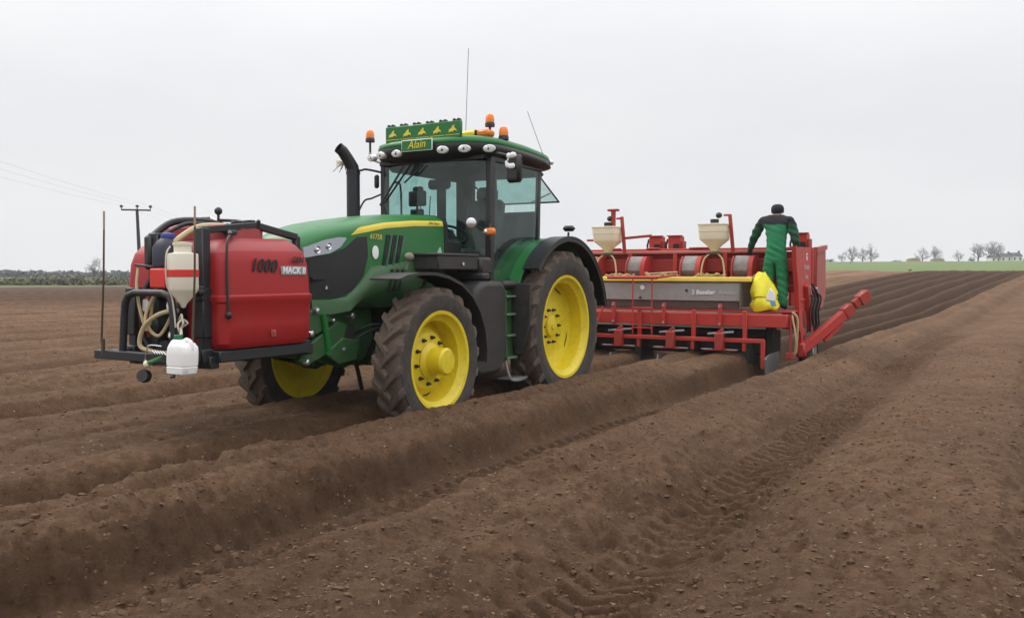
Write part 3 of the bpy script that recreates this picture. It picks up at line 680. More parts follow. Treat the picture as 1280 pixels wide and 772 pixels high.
rl = MB(); rl.ball((0, 0, 0), .055, 14, (1.35, .6, .8)); rl.v = [(x + 2.74, y + .62, z + 1.79) for x, y, z in rl.v]; rl.tube([(2.74, .6, 1.75), (2.74, .58, 1.66)], .014, 8); rl.build('side_lamp', mat('dusty_lamp', (.22, .19, .16, 1), .6), TR)
stp = MB(); stp.prism([(1.26, 1.42), (.99, 1.42), (.99, .62), (1.24, .6)], .82, .85); stp.prism([(1.26, 1.42), (1.22, 1.42), (1.2, .6), (1.24, .6)], .82, .9)
for (z, x0, x1) in ((1.36, 1.22, .93), (1.15, 1.21, .91), (.9, 1.2, .88), (.64, 1.2, .86)):
    stp.b6(max(x1, .99), x0 + .03, .84, .91, z - .03, z, .006)
sto = stp.build('cab_steps', M['green_d'], TR, bevel=.004)
nose = MB()
for (z, x0, x1) in ((1.36, 1.22, .93), (1.15, 1.21, .91), (.9, 1.2, .88), (.64, 1.2, .86)):
    nose.b6(max(x1, .99), x0 + .03, .91, .918, z - .028, z - .004, .003)
build_each(nose, 'step_edge', mat('step_edge_green', (.12, .2, .12, 1), .6), sto)
hz = MB(); hz.tube([(1.2, .86, .62), (1.17, .9, .42), (1.1, .92, .35), (.82, .92, .35), (.76, .92, .42), (.78, .92, .66)], .016, 8, sm=4); hz.b6(.8, 1.14, .72, .92, .355, .375, .005)
hz.build('bottom_step', M['steel'], sto)
sk = MB(); sk.prism([(.84, 1.5), (1.12, 1.5), (1.1, 1.0), (1.0, .66), (.9, .64), (.86, .9)], 1.0, 1.03, 'yz'); sk.b6(.9, 1.30, .6, .92, 1.44, 1.53, .03); sk.build('step_shroud', M['black'], TR, bevel=.02)
# rear mudguards
def rfender(s):
    o = []
    m = MB(); pr = arc(0, .935, 1.10, 20, 152, 26); pr[0] = (pr[0][0], pr[0][1])
    tail = [(1.12, 1.28), (1.16, 1.15)]
    m.strip(arc(0, .935, 1.13, 152, 28, 26), .52, .93, -.02); m.prism(arc(0, .935, 1.11, 28, 152, 24) + [(-.6, 1.2), (0, 1.0), (.6, 1.2)], .515, .545)
    
    b = MB(); pr = arc(0, .935, 1.15, 168, 40, 30); b.strip(pr, .92, 1.14, -.022); b.strip([(x * .985, .935 + (z - .935) * .985) for x, z in pr], 1.112, 1.135, -.05)
    if s < 0: m = m.mirror(); b = b.mirror()
    gobj = m.build('rear_mudguard', M['green'], TR, recalc=True); b.build('mudguard_extension', M['black_c'], gobj, recalc=True)
    return gobj
rg_ = [rfender(s) for s in (1, -1)]
for s, go in ((1, rg_[0]), (-1, rg_[1])):
    k = MB(); k.tube([(-.28, s * .95, 2.06), (-.3, s * .95, 2.15)], .015, 8); k.box((-.31, s * .95, 2.2), (.1, .16, .075), None, .03); k.build('marker_lamp', M['black_c'], go)
# ------------------------------------------------------------------ cab
CF, CR, CW = 1.40, -.02, .775
cab = MB()
def post(a, b, w, h): cab.bar(a, b, w, h, up=(1, 0, 0), bev=.012)
for s in (1, -1):
    post((1.38, s * .76, 1.45), (1.36, s * .77, 2.97), .075, .10)
    post((.24, s * .765, 1.95), (.14, s * .74, 2.95), .05, .07); post((-.08, s * .6, 1.9), (-.12, s * .6, 2.95), .05, .07)
    cab.bar((.24, s * .765, 1.95), (.98, s * .765, 1.5), .05, .06); cab.bar((.98, s * .765, 1.47), (1.4, s * .765, 1.42), .05, .09)
    cab.bar((1.4, s * .765, 2.94), (.1, s * .755, 2.94), .07, .06); cab.bar((.24, s * .76, 1.95), (-.08, s * .6, 1.93), .05, .06)
    cab.prism([(1.42, 1.5), (1.42, 1.1), (.5, 1.1), (.45, 1.55), (.6, 1.72), (.95, 1.48)], s * .70, s * .73)
cab.bar((1.46, -.75, 2.95), (1.46, .75, 2.95), .07, .05); cab.b6(-.12, 1.4, -.7, .7, 1.2, 1.34, .02); cab.bar((-.1, -.6, 2.93), (-.1, .6, 2.93), .05, .06); cab.bar((-.1, -.6, 1.95), (-.1, .6, 1.95), .05, .08)
cab.prism([(-.1, 1.95), (-.1, 1.2), (.4, 1.2)], -.62, .62); cab.b6(1.36, 1.44, -.74, .74, 1.2, 1.62, .02)
cabo = cab.build('cab_frame', M['black_c'], TR, recalc=False)
# windscreen: one curved sheet
ws = MB(); secs = []
for i in range(13):
    y = -.735 + 1.47 * i / 12; bx = .11 * (1 - (y / .76) ** 2)
    secs.append([(1.40 + bx + .03 * (1 - (z - 1.6) / 1.3), y, z) for z in (1.62, 2.0, 2.4, 2.7, 2.92)])
ws.loft(secs, closed=False, cap=False); ws.build('windscreen', M['glass'], cabo)
for s in (1, -1):
    d = MB(); P = [(1.33, 1.47), (1.0, 1.53), (.3, 1.97), (.2, 2.9), (1.32, 2.92)]; d.add([(x, s * .772, z) for x, z in P], [(0, 1, 2, 3, 4)])
    do = d.build('door', M['glass'], cabo)
    h = MB(); h.tube([(1.2, s * .74, 2.75), (1.14, s * .70, 2.72), (1.12, s * .7, 2.3), (1.12, s * .7, 1.75)], .014, 8, sm=4); h.build('grab_rail', M['black_c'], do)
    q = MB(); q.add([(.19, s * .755, 2.9), (.26, s * .765, 1.98), (-.07, s * .6, 1.96), (-.11, s * .6, 2.9)], [(0, 1, 2, 3)]); q.build('quarter_window', M['glass'], cabo)
rwn = MB(); rwn.add([(-.13, -.55, 2.93), (-.13, .55, 2.93), (-.83, .52, 2.6), (-.83, -.52, 2.6)], [(0, 1, 2, 3)])
rwo = rwn.build('rear_window', M['glass'], cabo)
rf = MB(); rf.tube([(-.13, -.56, 2.94), (-.13, .56, 2.94), (-.84, .53, 2.6), (-.84, -.53, 2.6), (-.13, -.56, 2.94)], .014, 8); rf.tube([(-.12, .5, 2.55), (-.6, .52, 2.7)], .008, 6); rf.build('window_frame', M['black_c'], rwo)
# roof
rf = MB(); secs = []
def roofsec(k, z, lip=0):
    P = []
    for i in range(40):
        a = 2 * math.pi * i / 40; cx, cy = math.cos(a), math.sin(a); n = 4.5
        x = abs(cx) ** (2 / n) * (1 if cx > 0 else -1); y = abs(cy) ** (2 / n) * (1 if cy > 0 else -1)
        X = .66 + x * (.93 if x > 0 else .86) * k; Y = y * .9 * k
        X += (.13 * (1 - (Y / .9) ** 2) if x > .3 else 0) * k
        P.append((X, Y, z + (.03 * (X - .0)) * lip - (.07 * max(0, .5 - X)) * lip))
    return P
rf.loft([roofsec(.985, 3.05, 1), roofsec(1.0, 3.075, 1), roofsec(.985, 3.12, 1), roofsec(.90, 3.155, 1), roofsec(.6, 3.185, 1), roofsec(.2, 3.195, 1)])
roof = rf.build('roof', M['green'], cabo, recalc=True, ang=60)
un_ = MB(); un_.loft([roofsec(.86, 2.93, .3), roofsec(.97, 2.965, .6), roofsec(1.012, 3.0, 1), roofsec(1.0, 3.055, 1), roofsec(.97, 3.065, 1)]); un_.build('roof_underside', M['black_c'], roof, recalc=True, ang=60)
for y in (-.85, -.6, -.33, .33, .6, .85):
    fx_ = .66 + .93 + .13 * (1 - (y / .9) ** 2) - (.075 if abs(y) > .8 else 0); l = MB()
    ax = Vector((1, .5 * y, -.1)).normalized(); l.lathe([(.06, -.04), (.06, .008), (.052, .016), (.001, .02)], (0, 0, 0), ax, 20)
    l.v = [(x * .9 + fx_ - .005, yy * 1.3 + y, z * .72 + 3.03) for x, yy, z in l.v]
    lo = l.build('work_lamp', LENS, roof); b = MB(); b.lathe([(.016, 0), (.014, .006)], (fx_ + .008, y, 3.028), ax, 10); b.build('bulb', M['black_c'], lo)
rl_ = MB(); rl_.box((.03, .86, 3.03), (.07, .07, .06), None, .02); rl_.v += []; rl_.build('rear_work_lamp', LENS, roof)
# lamp board with emblem covers and the name plate
bd = MB(); bd.box((1.62, 0, 3.262), (.05, 1.08, .20), None, .012); board = bd.build('lamp_board', M['green'], roof)
for i in range(5):
    y = -.43 + .215 * i; e = MB(); X0 = 1.6465
    e.prism([(y - .055, 3.255), (y - .02, 3.275), (y + .0, 3.3), (y + .02, 3.315), (y + .03, 3.30), (y + .02, 3.285), (y + .05, 3.265), (y + .06, 3.235), (y + .045, 3.25), (y + .02, 3.25), (y + .0, 3.235), (y - .03, 3.24), (y - .055, 3.225), (y - .045, 3.245)], X0, X0 + .003, 'yz')
    e.build('deer_emblem', M['stripe'], board, recalc=True)
    ln = MB(); ln.b6(1.644, 1.648, y - .1, y + .1, 3.2, 3.206, .001); ln.build('cover_seam', M['stripe'], board)
for i in range(6):
    y = -.47 + .188 * i; k = MB()
    for dy in (-.03, .03): k.lathe([(.02, -.02), (.02, .02)], (1.61, y + dy, 3.37), (1, 0, 0), 10)
    k.b6(1.6, 1.62, y - .035, y + .035, 3.355, 3.368, .004); k.build('cover_clip', M['black_c'], board)
npb = MB(); npb.box((1.745, 0, 3.10), (.012, .44, .135), None, .004); npl = npb.build('name_plate', M['white'], roof)
n2 = MB(); n2.box((1.753, 0, 3.10), (.006, .42, .117), None, .002); n2.build('plate_face', M['green'], npl)
text_mesh('plate_lettering', 'Alain', .125, front_mtx((1.757, 0, 3.105), .04), M['stripe'], npl, .0015, .3)
# light bar and beacons
lb = MB(); lb.box((1.25, .38, 3.25), (.16, .3, .085), None, .025); lbo = lb.build('light_bar', mat('yellow_lens', (.8, .62, .02, 1), .25), roof)
l2 = MB(); l2.box((1.25, .63, 3.25), (.16, .18, .085), None, .025); l2.build('amber_section', M['amber'], lbo)
l3 = MB(); l3.box((1.25, .53, 3.25), (.15, .015, .088), None, .003); l3.b6(1.2, 1.3, .25, .7, 3.19, 3.21, .004); l3.build('bar_joint', M['black_c'], lbo)
def beacon(x, y, z, stem, par, s=1):
    b = MB(); b.lathe([(.058 * s, 0), (.058 * s, .035 * s), (.052 * s, .05 * s)], (x, y, z), (0, 0, 1), 20); b.tube([(x, y, z), (x, y, z - stem)], .014, 8)
    o = b.build('beacon', M['black_c'], par)
    l = MB(); l.lathe([(.052 * s, .045 * s), (.054 * s, .07 * s), (.05 * s, .11 * s), (.036 * s, .14 * s), (.012 * s, .152 * s), (.001, .153 * s)], (x, y, z), (0, 0, 1), 20); l.build('beacon_lens', M['orange'], o)
    return o
beacon(1.2, .66, 3.335, .16, roof); beacon(1.1, .56, 3.19, .03, roof, .95); beacon(1.12, .80, 3.18, .03, roof, 1.05)
bk = beacon(1.36, -1.0, 3.255, .13, roof)
br = MB(); br.tube([(1.36, -1.0, 3.13), (1.37, -.98, 3.05), (1.4, -.8, 2.98)], .016, 8, sm=4); br.build('beacon_bracket', M['steel'], bk)
for (x, y, z, dx, dy, h) in ((.9, .12, 3.17, .0, .05, 1.2), (.12, .82, 3.05, .1, -.2, .62)):
    an = MB(); an.tube([(x, y, z), (x, y, z + .03)], .018, 10); an.tube([(x, y, z), (x + dx * .15, y + dy * .15, z + h * .15)], .008, 6); an.tube([(x + dx * .1, y + dy * .1, z + h * .1), (x + dx, y + dy, z + h)], .0035, 5); an.build('radio_aerial', M['black_c'], roof)
# mirrors
mr = MB(); mr.tube([(1.4, .78, 2.96), (1.5, .95, 2.97), (1.5, 1.12, 2.92)], .018, 8, sm=4); mo = mr.build('mirror_arm', M['black_c'], TR)
mm = MB(); mm.box((1.47, 1.15, 2.79), (.09, .205, .31), Matrix.Rotation(R(-12), 3, 'Z'), .03); mm.box((1.515, 1.14, 2.79), (.012, .16, .23), Matrix.Rotation(R(-12), 3, 'Z'), .01); mm.build('mirror', M['black_c'], mo)
ribn = MB(); random.seed(5)
for i in range(9):
    a = i * .7; ribn.ball((1.52 + .03 * math.cos(a), 1.12 + .055 * math.sin(a * 1.3), 2.93 - .012 * i + .03 * math.sin(a)), .032, 8, (.7, 1, 1))
ribn.build('white_bow', M['white'], mo)
mr = MB(); mr.tube([(1.4, -.78, 2.86), (1.5, -.95, 2.9), (1.52, -1.02, 2.89), (1.6, -1.14, 2.88)], .014, 8, sm=4); mr.tube([(1.4, -.78, 2.6), (1.4, -.95, 2.55), (1.5, -1.0, 2.5), (1.62, -1.03, 2.25), (1.65, -1.04, 2.0)], .012, 8, sm=4)
mo2 = mr.build('mirror_arm', M['black_c'], TR); mm = MB(); mm.box((1.36, -.9, 2.76), (.05, .07, .17), None, .02); mm.build('mirror', M['black_c'], mo2)
# lamps on the left front post, wiper, sticker
wl = MB(); wl.tube([(1.4, .78, 2.2), (1.5, .84, 2.12), (1.52, .86, 2.0)], .012, 8, sm=4); wlo = wl.build('lamp_bracket', M['black_c'], TR)
w1 = MB(); w1.lathe([(.03, -.05), (.062, -.02), (.066, .02)], (1.64, .68, 2.19), (1, .55, 0), 20); w1.tube([(1.6, .68, 2.17), (1.5, .8, 2.1)], .01, 6); w1o = w1.build('round_work_lamp', M['black_c'], wlo); w2 = MB(); w2.lathe([(.058, .021), (.04, .027), (.001, .03)], (1.64, .68, 2.19), (1, .55, 0), 20); w2.build('lamp_glass', M['chrome'], w1o)
w1 = MB(); w1.box((1.53, .86, 2.09), (.05, .15, .085), None, .03); w1o = w1.build('indicator_lamp', M['amber'], wlo); w2 = MB(); w2.box((1.548, .81, 2.088), (.04, .055, .07), None, .02); w2.build('indicator_clear', M['chrome'], w1o)
wp = MB(); wp.tube([(1.545, -.22, 2.93), (1.56, -.62, 2.47)], .014, 6); wp.bar((1.53, -.33, 2.93), (1.55, -.70, 2.44), .012, .03); wp.tube([(1.55, -.05, 2.9), (1.56, -.32, 2.7)], .012, 6); wp.build('wiper', M['black_c'], cabo)
bl = MB(); bl.b6(1.46, 1.475, -.1, .35, 2.865, 2.91, .004); bl.build('sun_blind', M['black_c'], cabo)
# inside the cab
it = MB(); it.b6(-.1, .75, -.72, -.6, 1.3, 2.12, .05); it.b6(-.1, .5, .6, .72, 1.3, 1.98, .05); it.b6(-.12, -.02, -.6, .6, 1.3, 2.42, .03)
it.b6(-.12, .02, -.62, -.36, 2.0, 2.9, .03); it.b6(-.1, 1.38, -.7, .7, 2.86, 2.93, .03); it.b6(.1, .3, -.74, -.70, 2.0, 2.9, .02)
it.build('cab_trim_blockers', mat('cab_trim_blockers_grey', (.05, .055, .055, 1), .8), cabo)  # trim plus tall rear and corner panels, added to darken the glass view
dv = MB(); dv.box((1.0, -.2, 2.72), (.12, .3, .12), None, .03); dv.box((.9, -.60, 2.62), (.08, .14, .2), None, .02); dv.box((1.1, -.62, 2.1), (.2, .14, .3), None, .03); build_each(dv, 'cab_gadget', M['black'], cabo)
se = MB(); se.box((.5, 0, 1.85), (.5, .54, .16), None, .05); se.box((.26, 0, 2.22), (.16, .54, .7), Matrix.Rotation(R(-10), 3, 'Y'), .05); se.box((.19, 0, 2.64), (.12, .32, .2), None, .05); se.box((.5, 0, 1.55), (.3, .3, .5), None, .03); se.build('seat', M['black'], cabo)
sw_ = MB(); ring = []
rot = Matrix.Rotation(R(-28), 3, 'Y')
ring = [Vector((1.02, 0, 2.1)) + rot @ Vector((.2 * math.cos(2 * math.pi * i / 24), .2 * math.sin(2 * math.pi * i / 24), 0)) for i in range(25)]
sw_.tube(ring, .016, 8); sw_.tube([(1.02, 0, 2.1), (1.2, 0, 1.75), (1.25, 0, 1.35)], .045, 10); sw_.bar(ring[0], ring[12], .03, .02); sw_.build('steering_wheel', M['black_c'], cabo)
ds = MB(); ds.box((1.28, 0, 1.98), (.14, .36, .2), None, .04); ds.build('dashboard', M['black_c'], cabo)
mn = MB(); mn.box((1.08, -.48, 2.55), (.05, .26, .19), None, .015); mn.tube([(1.05, -.5, 2.5), (.9, -.62, 2.3), (.7, -.66, 2.1)], .016, 8); mno = mn.build('monitor', M['black'], cabo); ms = MB(); ms.box((1.05, -.48, 2.55), (.006, .23, .16), None, .002); ms.build('screen', M['screen'], mno)
mn = MB(); mn.box((.95, -.58, 2.3), (.05, .2, .26), None, .015); mn.build('control_box', M['black'], cabo)
cs = MB(); cs.box((.55, -.45, 1.95), (.7, .22, .14), None, .04); cs.tube([(.8, -.45, 2.0), (.85, -.45, 2.18)], .025, 8); cs.build('armrest_console', M['black'], cabo)
for k, (y, x) in enumerate(((-.66, .75), (-.6, .9), (-.62, .6))):
    cb = MB(); cb.tube([(x, y, 2.62), (x + .05, y + .02, 2.4), (x, y - .02, 2.2), (x + .04, y, 1.9)], .007, 5, sm=5); cb.build('cable', M['hose_k'], cabo)
# rear linkage to the planter
dl = MB()
for y in (-.42, .42): dl.bar((-.5, y * .8, .72), (-1.55, y, .62), .06, .09, bev=.015); dl.tube([(-.3, y * .8, 1.35), (-1.0, y * .95, .68)], .03, 8)
dl.tube([(-.5, 0, 1.3), (-1.6, 0, 1.2)], .035, 10); dl.b6(-.75, -.4, -.5, .5, 1.1, 1.35, .04); dl.build('rear_linkage', M['chassis'], TR)
# ------------------------------------------------------------------ red front tank on the tractor's front linkage
TKX = 4.6
ST = empty('front_tank', LW(TKX, 0, 0), TA); OF = (TKX, 0, 0)
tag(ST, 'big red plastic front tank with dark steel frame, carried ahead of the green bonnet', 'sprayer tank')
def rrect(x0, x1, y0, y1, r, z, n=6, zf=None):
    P = []
    for (cx, cy, a0) in ((x1 - r, y1 - r, 0), (x0 + r, y1 - r, 90), (x0 + r, y0 + r, 180), (x1 - r, y0 + r, 270)):
        for i in range(n + 1):
            a = R(a0 + 90 * i / n); x, y = cx + r * math.cos(a), cy + r * math.sin(a); P.append((x, y, z if zf is None else zf(x, y, z)))
    return P
tk = MB(); x0, x1 = 4.16, 5.20; secs = []
def ztop(x): return float(np.interp(x, [4.16, 4.35, 4.72, 5.0, 5.2], [1.845, 1.905, 1.945, 1.895, 1.84]))
lev = [(1.0, .07), (1.005, .03), (1.05, .0), (1.2, -.008), (1.375, -.012), (1.392, -.022), (1.432, -.022), (1.446, -.008), (1.5, -.006)]
for z, ins in lev: secs.append(rrect(x0 + ins, x1 - ins, -.6 + ins, .6 - ins, .10, z, 7))
for f, ins in ((.2, -.002), (.55, .006), (.8, .03), (.93, .07), (1.0, .13)):
    secs.append(rrect(x0 + ins, x1 - ins, -.6 + ins, .6 - ins, .10, 0, 7, lambda x, y, z: 1.5 + (ztop(x) - 1.5) * f + (.03 * (1 - (y / .6) ** 2) * f)))
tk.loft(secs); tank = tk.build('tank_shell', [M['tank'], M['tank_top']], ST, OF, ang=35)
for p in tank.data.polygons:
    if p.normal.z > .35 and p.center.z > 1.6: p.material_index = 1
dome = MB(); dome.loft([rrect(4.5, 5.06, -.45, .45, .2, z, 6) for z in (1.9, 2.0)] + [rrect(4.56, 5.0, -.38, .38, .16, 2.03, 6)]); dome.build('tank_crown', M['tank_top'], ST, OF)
# recess behind the mixing gear: dark panel and steel pump column in front of the tank
text_mesh('capacity_lettering', '1000', .15, side_mtx((4.76, .608, 1.68), tilt=-.035), M['black_c'], tank, .002, .18, OF, .004)
lt = MB(); lt.b6(4.25, 4.56, .600, .6085, 1.605, 1.68, .003); pl = lt.build('silver_plate', M['steel'], tank, OF)
text_mesh('plate_lettering', 'MACK II', .078, side_mtx((4.405, .6105, 1.643), tilt=-.02), M['white'], pl, .0015, .1, OF, .002)
text_mesh('maker_lettering', 'GEN', .07, side_mtx((4.36, .609, 1.735), tilt=-.02), M['black_c'], tank, .0015, .15, OF, .002)
vn = MB(); vn.box((4.66, .612, 1.11), (.06, .01, .06), None, .004); vn.lathe([(.012, 0), (.01, .012)], (4.66, .616, 1.115), (0, 1, 0), 10); vn.build('drain_plate', M['tank_top'], tank, OF)
# frame
f = MB()
def sq(a, b, w=.07): f.bar(a, b, w, w, bev=.008)
for y in (-.42, .42):
    sq((5.235, y, .86), (5.235, y, 1.985 if y > 0 else 1.25), .085)
    if y > 0: sq((5.26, y, 1.965), (4.66, y, 2.03), .06)
    sq((4.68, y, 2.03), (4.18, y, 1.945), .06); sq((4.18, y, 1.955), (4.13, y * .9, .95), .06)
    sq((5.3, y, .955), (4.05, y, .955), .11); f.bar((5.235, y, 1.5), (5.235, y, 1.1), .12, .12, bev=.01)
sq((4.1, -.5, .93), (4.1, .5, .93), .1); sq((5.2, -.5, .9), (5.2, .5, .9), .1); f.b6(4.16, 5.2, -.56, .56, .9, .995, .01)
frm = f.build('frame', M['frame'], ST, OF)
cl = MB(); cl.box((5.29, .42, 1.46), (.05, .13, .12), None, .01); cl.lathe([(.03, 0), (.03, .05)], (5.3, .47, 1.47), (1, 0, 0), 10); cl.build('frame_clamp', M['frame'], frm, OF)
pn = MB(); pn.lathe([(.018, 0), (.018, .03), (.008, .034)], (5.3, .42, 1.47), (1, 0, 0), 10); pn.build('frame_pin', M['chrome'], frm, OF)
sp = MB(); sp.tube([(5.08, .56, 1.93), (5.15, .60, 1.85), (5.165, .612, 1.6), (5.16, .615, 1.3)], .011, 8, sm=5); sp.ball((5.16, .62, 1.285), .03, 10)
sp.tube([(4.98, .4, 1.95), (5.03, .5, 1.955), (5.08, .56, 1.93)], .02, 8, sm=4); sp.build('strap', M['frame'], tank, OF)
hk = MB(); hk.box((4.99, .47, 1.955), (.07, .1, .04), None, .01); hk.build('strap_buckle', M['frame'], tank, OF)
bar = MB(); bar.bar((5.5, -.56, .95), (5.5, .62, .95), .08, .075, bev=.008)
for y in (-.42, .42): bar.bar((5.5, y, .95), (5.2, y, .95), .07, .075)
bo = bar.build('bumper_bar', M['frame'], ST, OF)
hp = MB(); hp.tube([(5.5, -.24, .98), (5.5, -.215, 1.26), (5.5, -.2, 1.38), (5.5, -.16, 1.44), (5.5, -.07, 1.465), (5.5, .26, 1.465), (5.5, .345, 1.44), (5.5, .37, 1.37), (5.5, .38, 1.26), (5.5, .385, .98)], .03, 10); hp.build('hoop_guard', M['frame'], bo, OF)
pc = MB(); pc.bar((5.3, -.02, .9), (5.3, -.02, 1.95), .12, .14, bev=.01); pc.b6(5.2, 5.3, -.1, .2, 1.1, 1.5, .02); pc.b6(5.22, 5.34, -.06, .1, 1.6, 1.9, .02)
pc.bar((5.28, -.16, 1.62), (5.28, .2, 1.6), .05, .03); pc.lathe([(.08, 0), (.08, .1), (.05, .12)], (5.3, .0, 1.2), (1, 0, 0), 16); pc.lathe([(.06, 0), (.06, .09)], (5.3, .1, 1.02), (1, .3, 0), 14)
for (y, z) in ((-.15, 1.3), (.05, 1.42), (.18, 1.1), (-.1, 1.05)): pc.lathe([(.03, 0), (.03, .12), (.02, .14)], (5.25, y, z), (1, 0, .2), 10)
pco = pc.build('pump_column', M['frame'], ST, OF)
for y in (-.06, .26):
    g = MB(); g.lathe([(.055, -.03), (.055, .0)], (5.42, y, 1.36), (1, .1, 0), 20); go = g.build('pressure_gauge', M['chrome'], pco, OF); g = MB(); g.lathe([(.048, .002), (.001, .003)], (5.42, y, 1.36), (1, .1, 0), 20); g.build('gauge_face', M['white'], go, OF)
bn = MB(); bn.loft([rrect(5.24, 5.42, .0, .2, .06, z, 5) for z in (1.68, 1.72, 1.83)] + [rrect(5.26, 5.40, .03, .18, .06, 1.88, 5), rrect(5.28, 5.37, .07, .15, .03, 1.91, 5)])
bno = bn.build('rinse_can', M['navy'], ST, OF); b2 = MB(); b2.lathe([(.055, 0), (.06, .015), (.052, .045), (.02, .055)], (5.32, .11, 1.895), (0, 0, 1), 18); b2.build('blue_cap', M['blue'], bno, OF)
b3 = MB(); b3.b6(5.3, 5.4, -.1, -.02, 1.65, 1.93, .02); b3.bar((5.35, -.2, 1.69), (5.35, .2, 1.66), .12, .02); b3.build('black_bracket', M['black'], pco, OF)
rb = MB(); rb.b6(5.36, 5.44, .02, .22, 1.5, 1.66, .012); rb.build('red_valve_box', M['redband'], pco, OF)
rp_ = MB(); rp_.b6(5.2, 5.3, .35, .5, 1.78, 1.87, .02); rp_.b6(5.05, 5.2, .25, .5, 1.9, 1.98, .02)
# hopper: neck, drum, cone
hp = MB(); hx, hy = 5.46, .45
hp.lathe([(.008, 1.35), (.02, 1.36), (.025, 1.38), (.108, 1.48), (.116, 1.505), (.116, 1.765), (.112, 1.775), (.075, 1.78), (.066, 1.785), (.066, 1.835), (.073, 1.84), (.073, 1.862), (.02, 1.866)], (hx, hy, 0), (0, 0, 1), 32)
hpo = hp.build('chemical_hopper', M['poly'], ST, OF)
b = MB(); b.lathe([(.1175, 1.593), (.1205, 1.596), (.1205, 1.647), (.1175, 1.65)], (hx, hy, 0), (0, 0, 1), 32, cap=False); b.build('hopper_band', M['redband'], hpo, OF)
gr = MB(); gr.lathe([(.125, 1.483), (.1345, 1.51), (.1345, 1.515)], (hx, hy, 0), (0, 0, 1), 32, cap=False)
cd = MB(); cd.tube([(hx + .075, hy - .05, 1.83), (hx + .115, hy - .05, 1.76), (hx + .115, hy - .05, 1.55), (hx + .08, hy - .03, 1.42), (hx + .06, hy - .02, 1.2)], .007, 6, sm=5)
random.seed(11)
p = Vector((hx + .02, hy + .0, 1.3))
for i in range(5):
    q = [p]
    for k in range(5): q.append(q[-1] + Vector((random.uniform(-.03, .04), random.uniform(-.05, .05), -.035)))
    cd.tube(q, .009, 5, sm=3)
cd.build('binding_rope', M['rope'], hpo, OF)
# hoses
def hose(name, pts, r, m, par=ST): 
    h = MB(); h.tube(pts, r, 8, sm=6); return h.build(name, m, par, OF)
hose('suction_hose', [(5.44, .36, 1.33), (5.5, .22, 1.3), (5.52, .06, 1.2), (5.52, .0, 1.05), (5.5, .1, 1.0), (5.47, .33, .985)], .018, M['hose'], pco)
hose('suction_hose', [(5.4, -.16, 1.66), (5.44, -.13, 1.5), (5.46, -.06, 1.3), (5.44, .0, 1.16), (5.4, .02, 1.4), (5.36, .06, 1.6)], .013, M['hose'], pco)
hose('suction_hose', [(5.4, .04, 1.45), (5.48, .02, 1.25), (5.45, .14, 1.12), (5.4, .25, 1.3), (5.36, .3, 1.42)], .014, M['hose'], pco)
hose('black_hose', [(5.35, -.05, 1.6), (5.42, -.1, 1.4), (5.4, -.1, 1.1), (5.38, .0, .98)], .022, M['hose_k'], pco)
hose('black_hose', [(5.3, -.15, 1.9), (5.1, -.1, 2.05), (4.9, .1, 2.06), (4.8, .2, 2.0)], .03, M['hose_k'], pco)
hose('suction_hose', [(5.32, .16, 1.86), (5.1, .2, 2.0), (4.85, .25, 2.02)], .026, M['hose'], pco)
hose('black_hose', [(5.34, .0, 1.9), (5.1, .05, 2.03), (4.95, .15, 2.03)], .018, M['hose_k'], pco)
hose('hanging_cord', [(5.47, .46, 1.28), (5.5, .44, 1.16), (5.52, .46, 1.03)], .006, M['hose_k'], hpo)
# filler and valves on the crown
fv = MB(); fv.lathe([(.09, 2.02), (.09, 2.06), (.06, 2.075)], (4.75, 0, 0), (0, 0, 1), 18); fv.ball((4.75, .06, 2.16), .035, 12); fv.tube([(4.75, .06, 2.05), (4.75, .06, 2.15)], .012, 6)
fv.tube([(4.8, -.2, 2.02), (4.8, -.16, 2.09), (4.78, -.02, 2.1)], .012, 6, sm=4); fv.tube([(4.75, .05, 2.08), (4.7, .25, 2.07), (4.7, .4, 2.03)], .014, 6, sm=4); fv.b6(4.66, 4.72, .2, .42, 2.05, 2.075, .006); fv.b6(4.7, 4.85, -.2, .18, 2.015, 2.05, .01)
for y in (-.14, .0, .16): fv.lathe([(.018, 2.04), (.018, 2.1), (.008, 2.11)], (4.78, y, 0), (.0, .2, 1), 8)
fv.build('filler_valves', M['black_c'], ST, OF)
ch = MB(); ch.tube([(4.84, -.16, 2.05), (4.84, -.1, 2.09), (4.84, .0, 2.06), (4.84, .08, 2.09), (4.84, .14, 2.05)], .008, 6, sm=4); ch.build('valve_handle', M['chrome'], ST, OF)
# marker canes
for y, x in ((-.45, 5.53), (.65, 5.53)):
    cn = MB(); lean = .05 if y < 0 else .03
    cn.tube([(x, y - .02, 1.05 if y < 0 else 1.08), (x, y + lean * .5, 1.6), (x, y + lean * .8, 1.98)], [.010, .009, .008], 6); cn.tube([(x, y, .95), (x, y, 1.08)], .016, 8)
    co = cn.build('marker_cane', M['wood'], bo, OF); tp = MB(); tp.tube([(x, y + lean * .8, 1.975), (x, y + lean * .9, 2.13)], .0085, 6); tp.build('cane_tip', mat('cane_tip', (.36, .25, .16, 1), .8), co, OF)
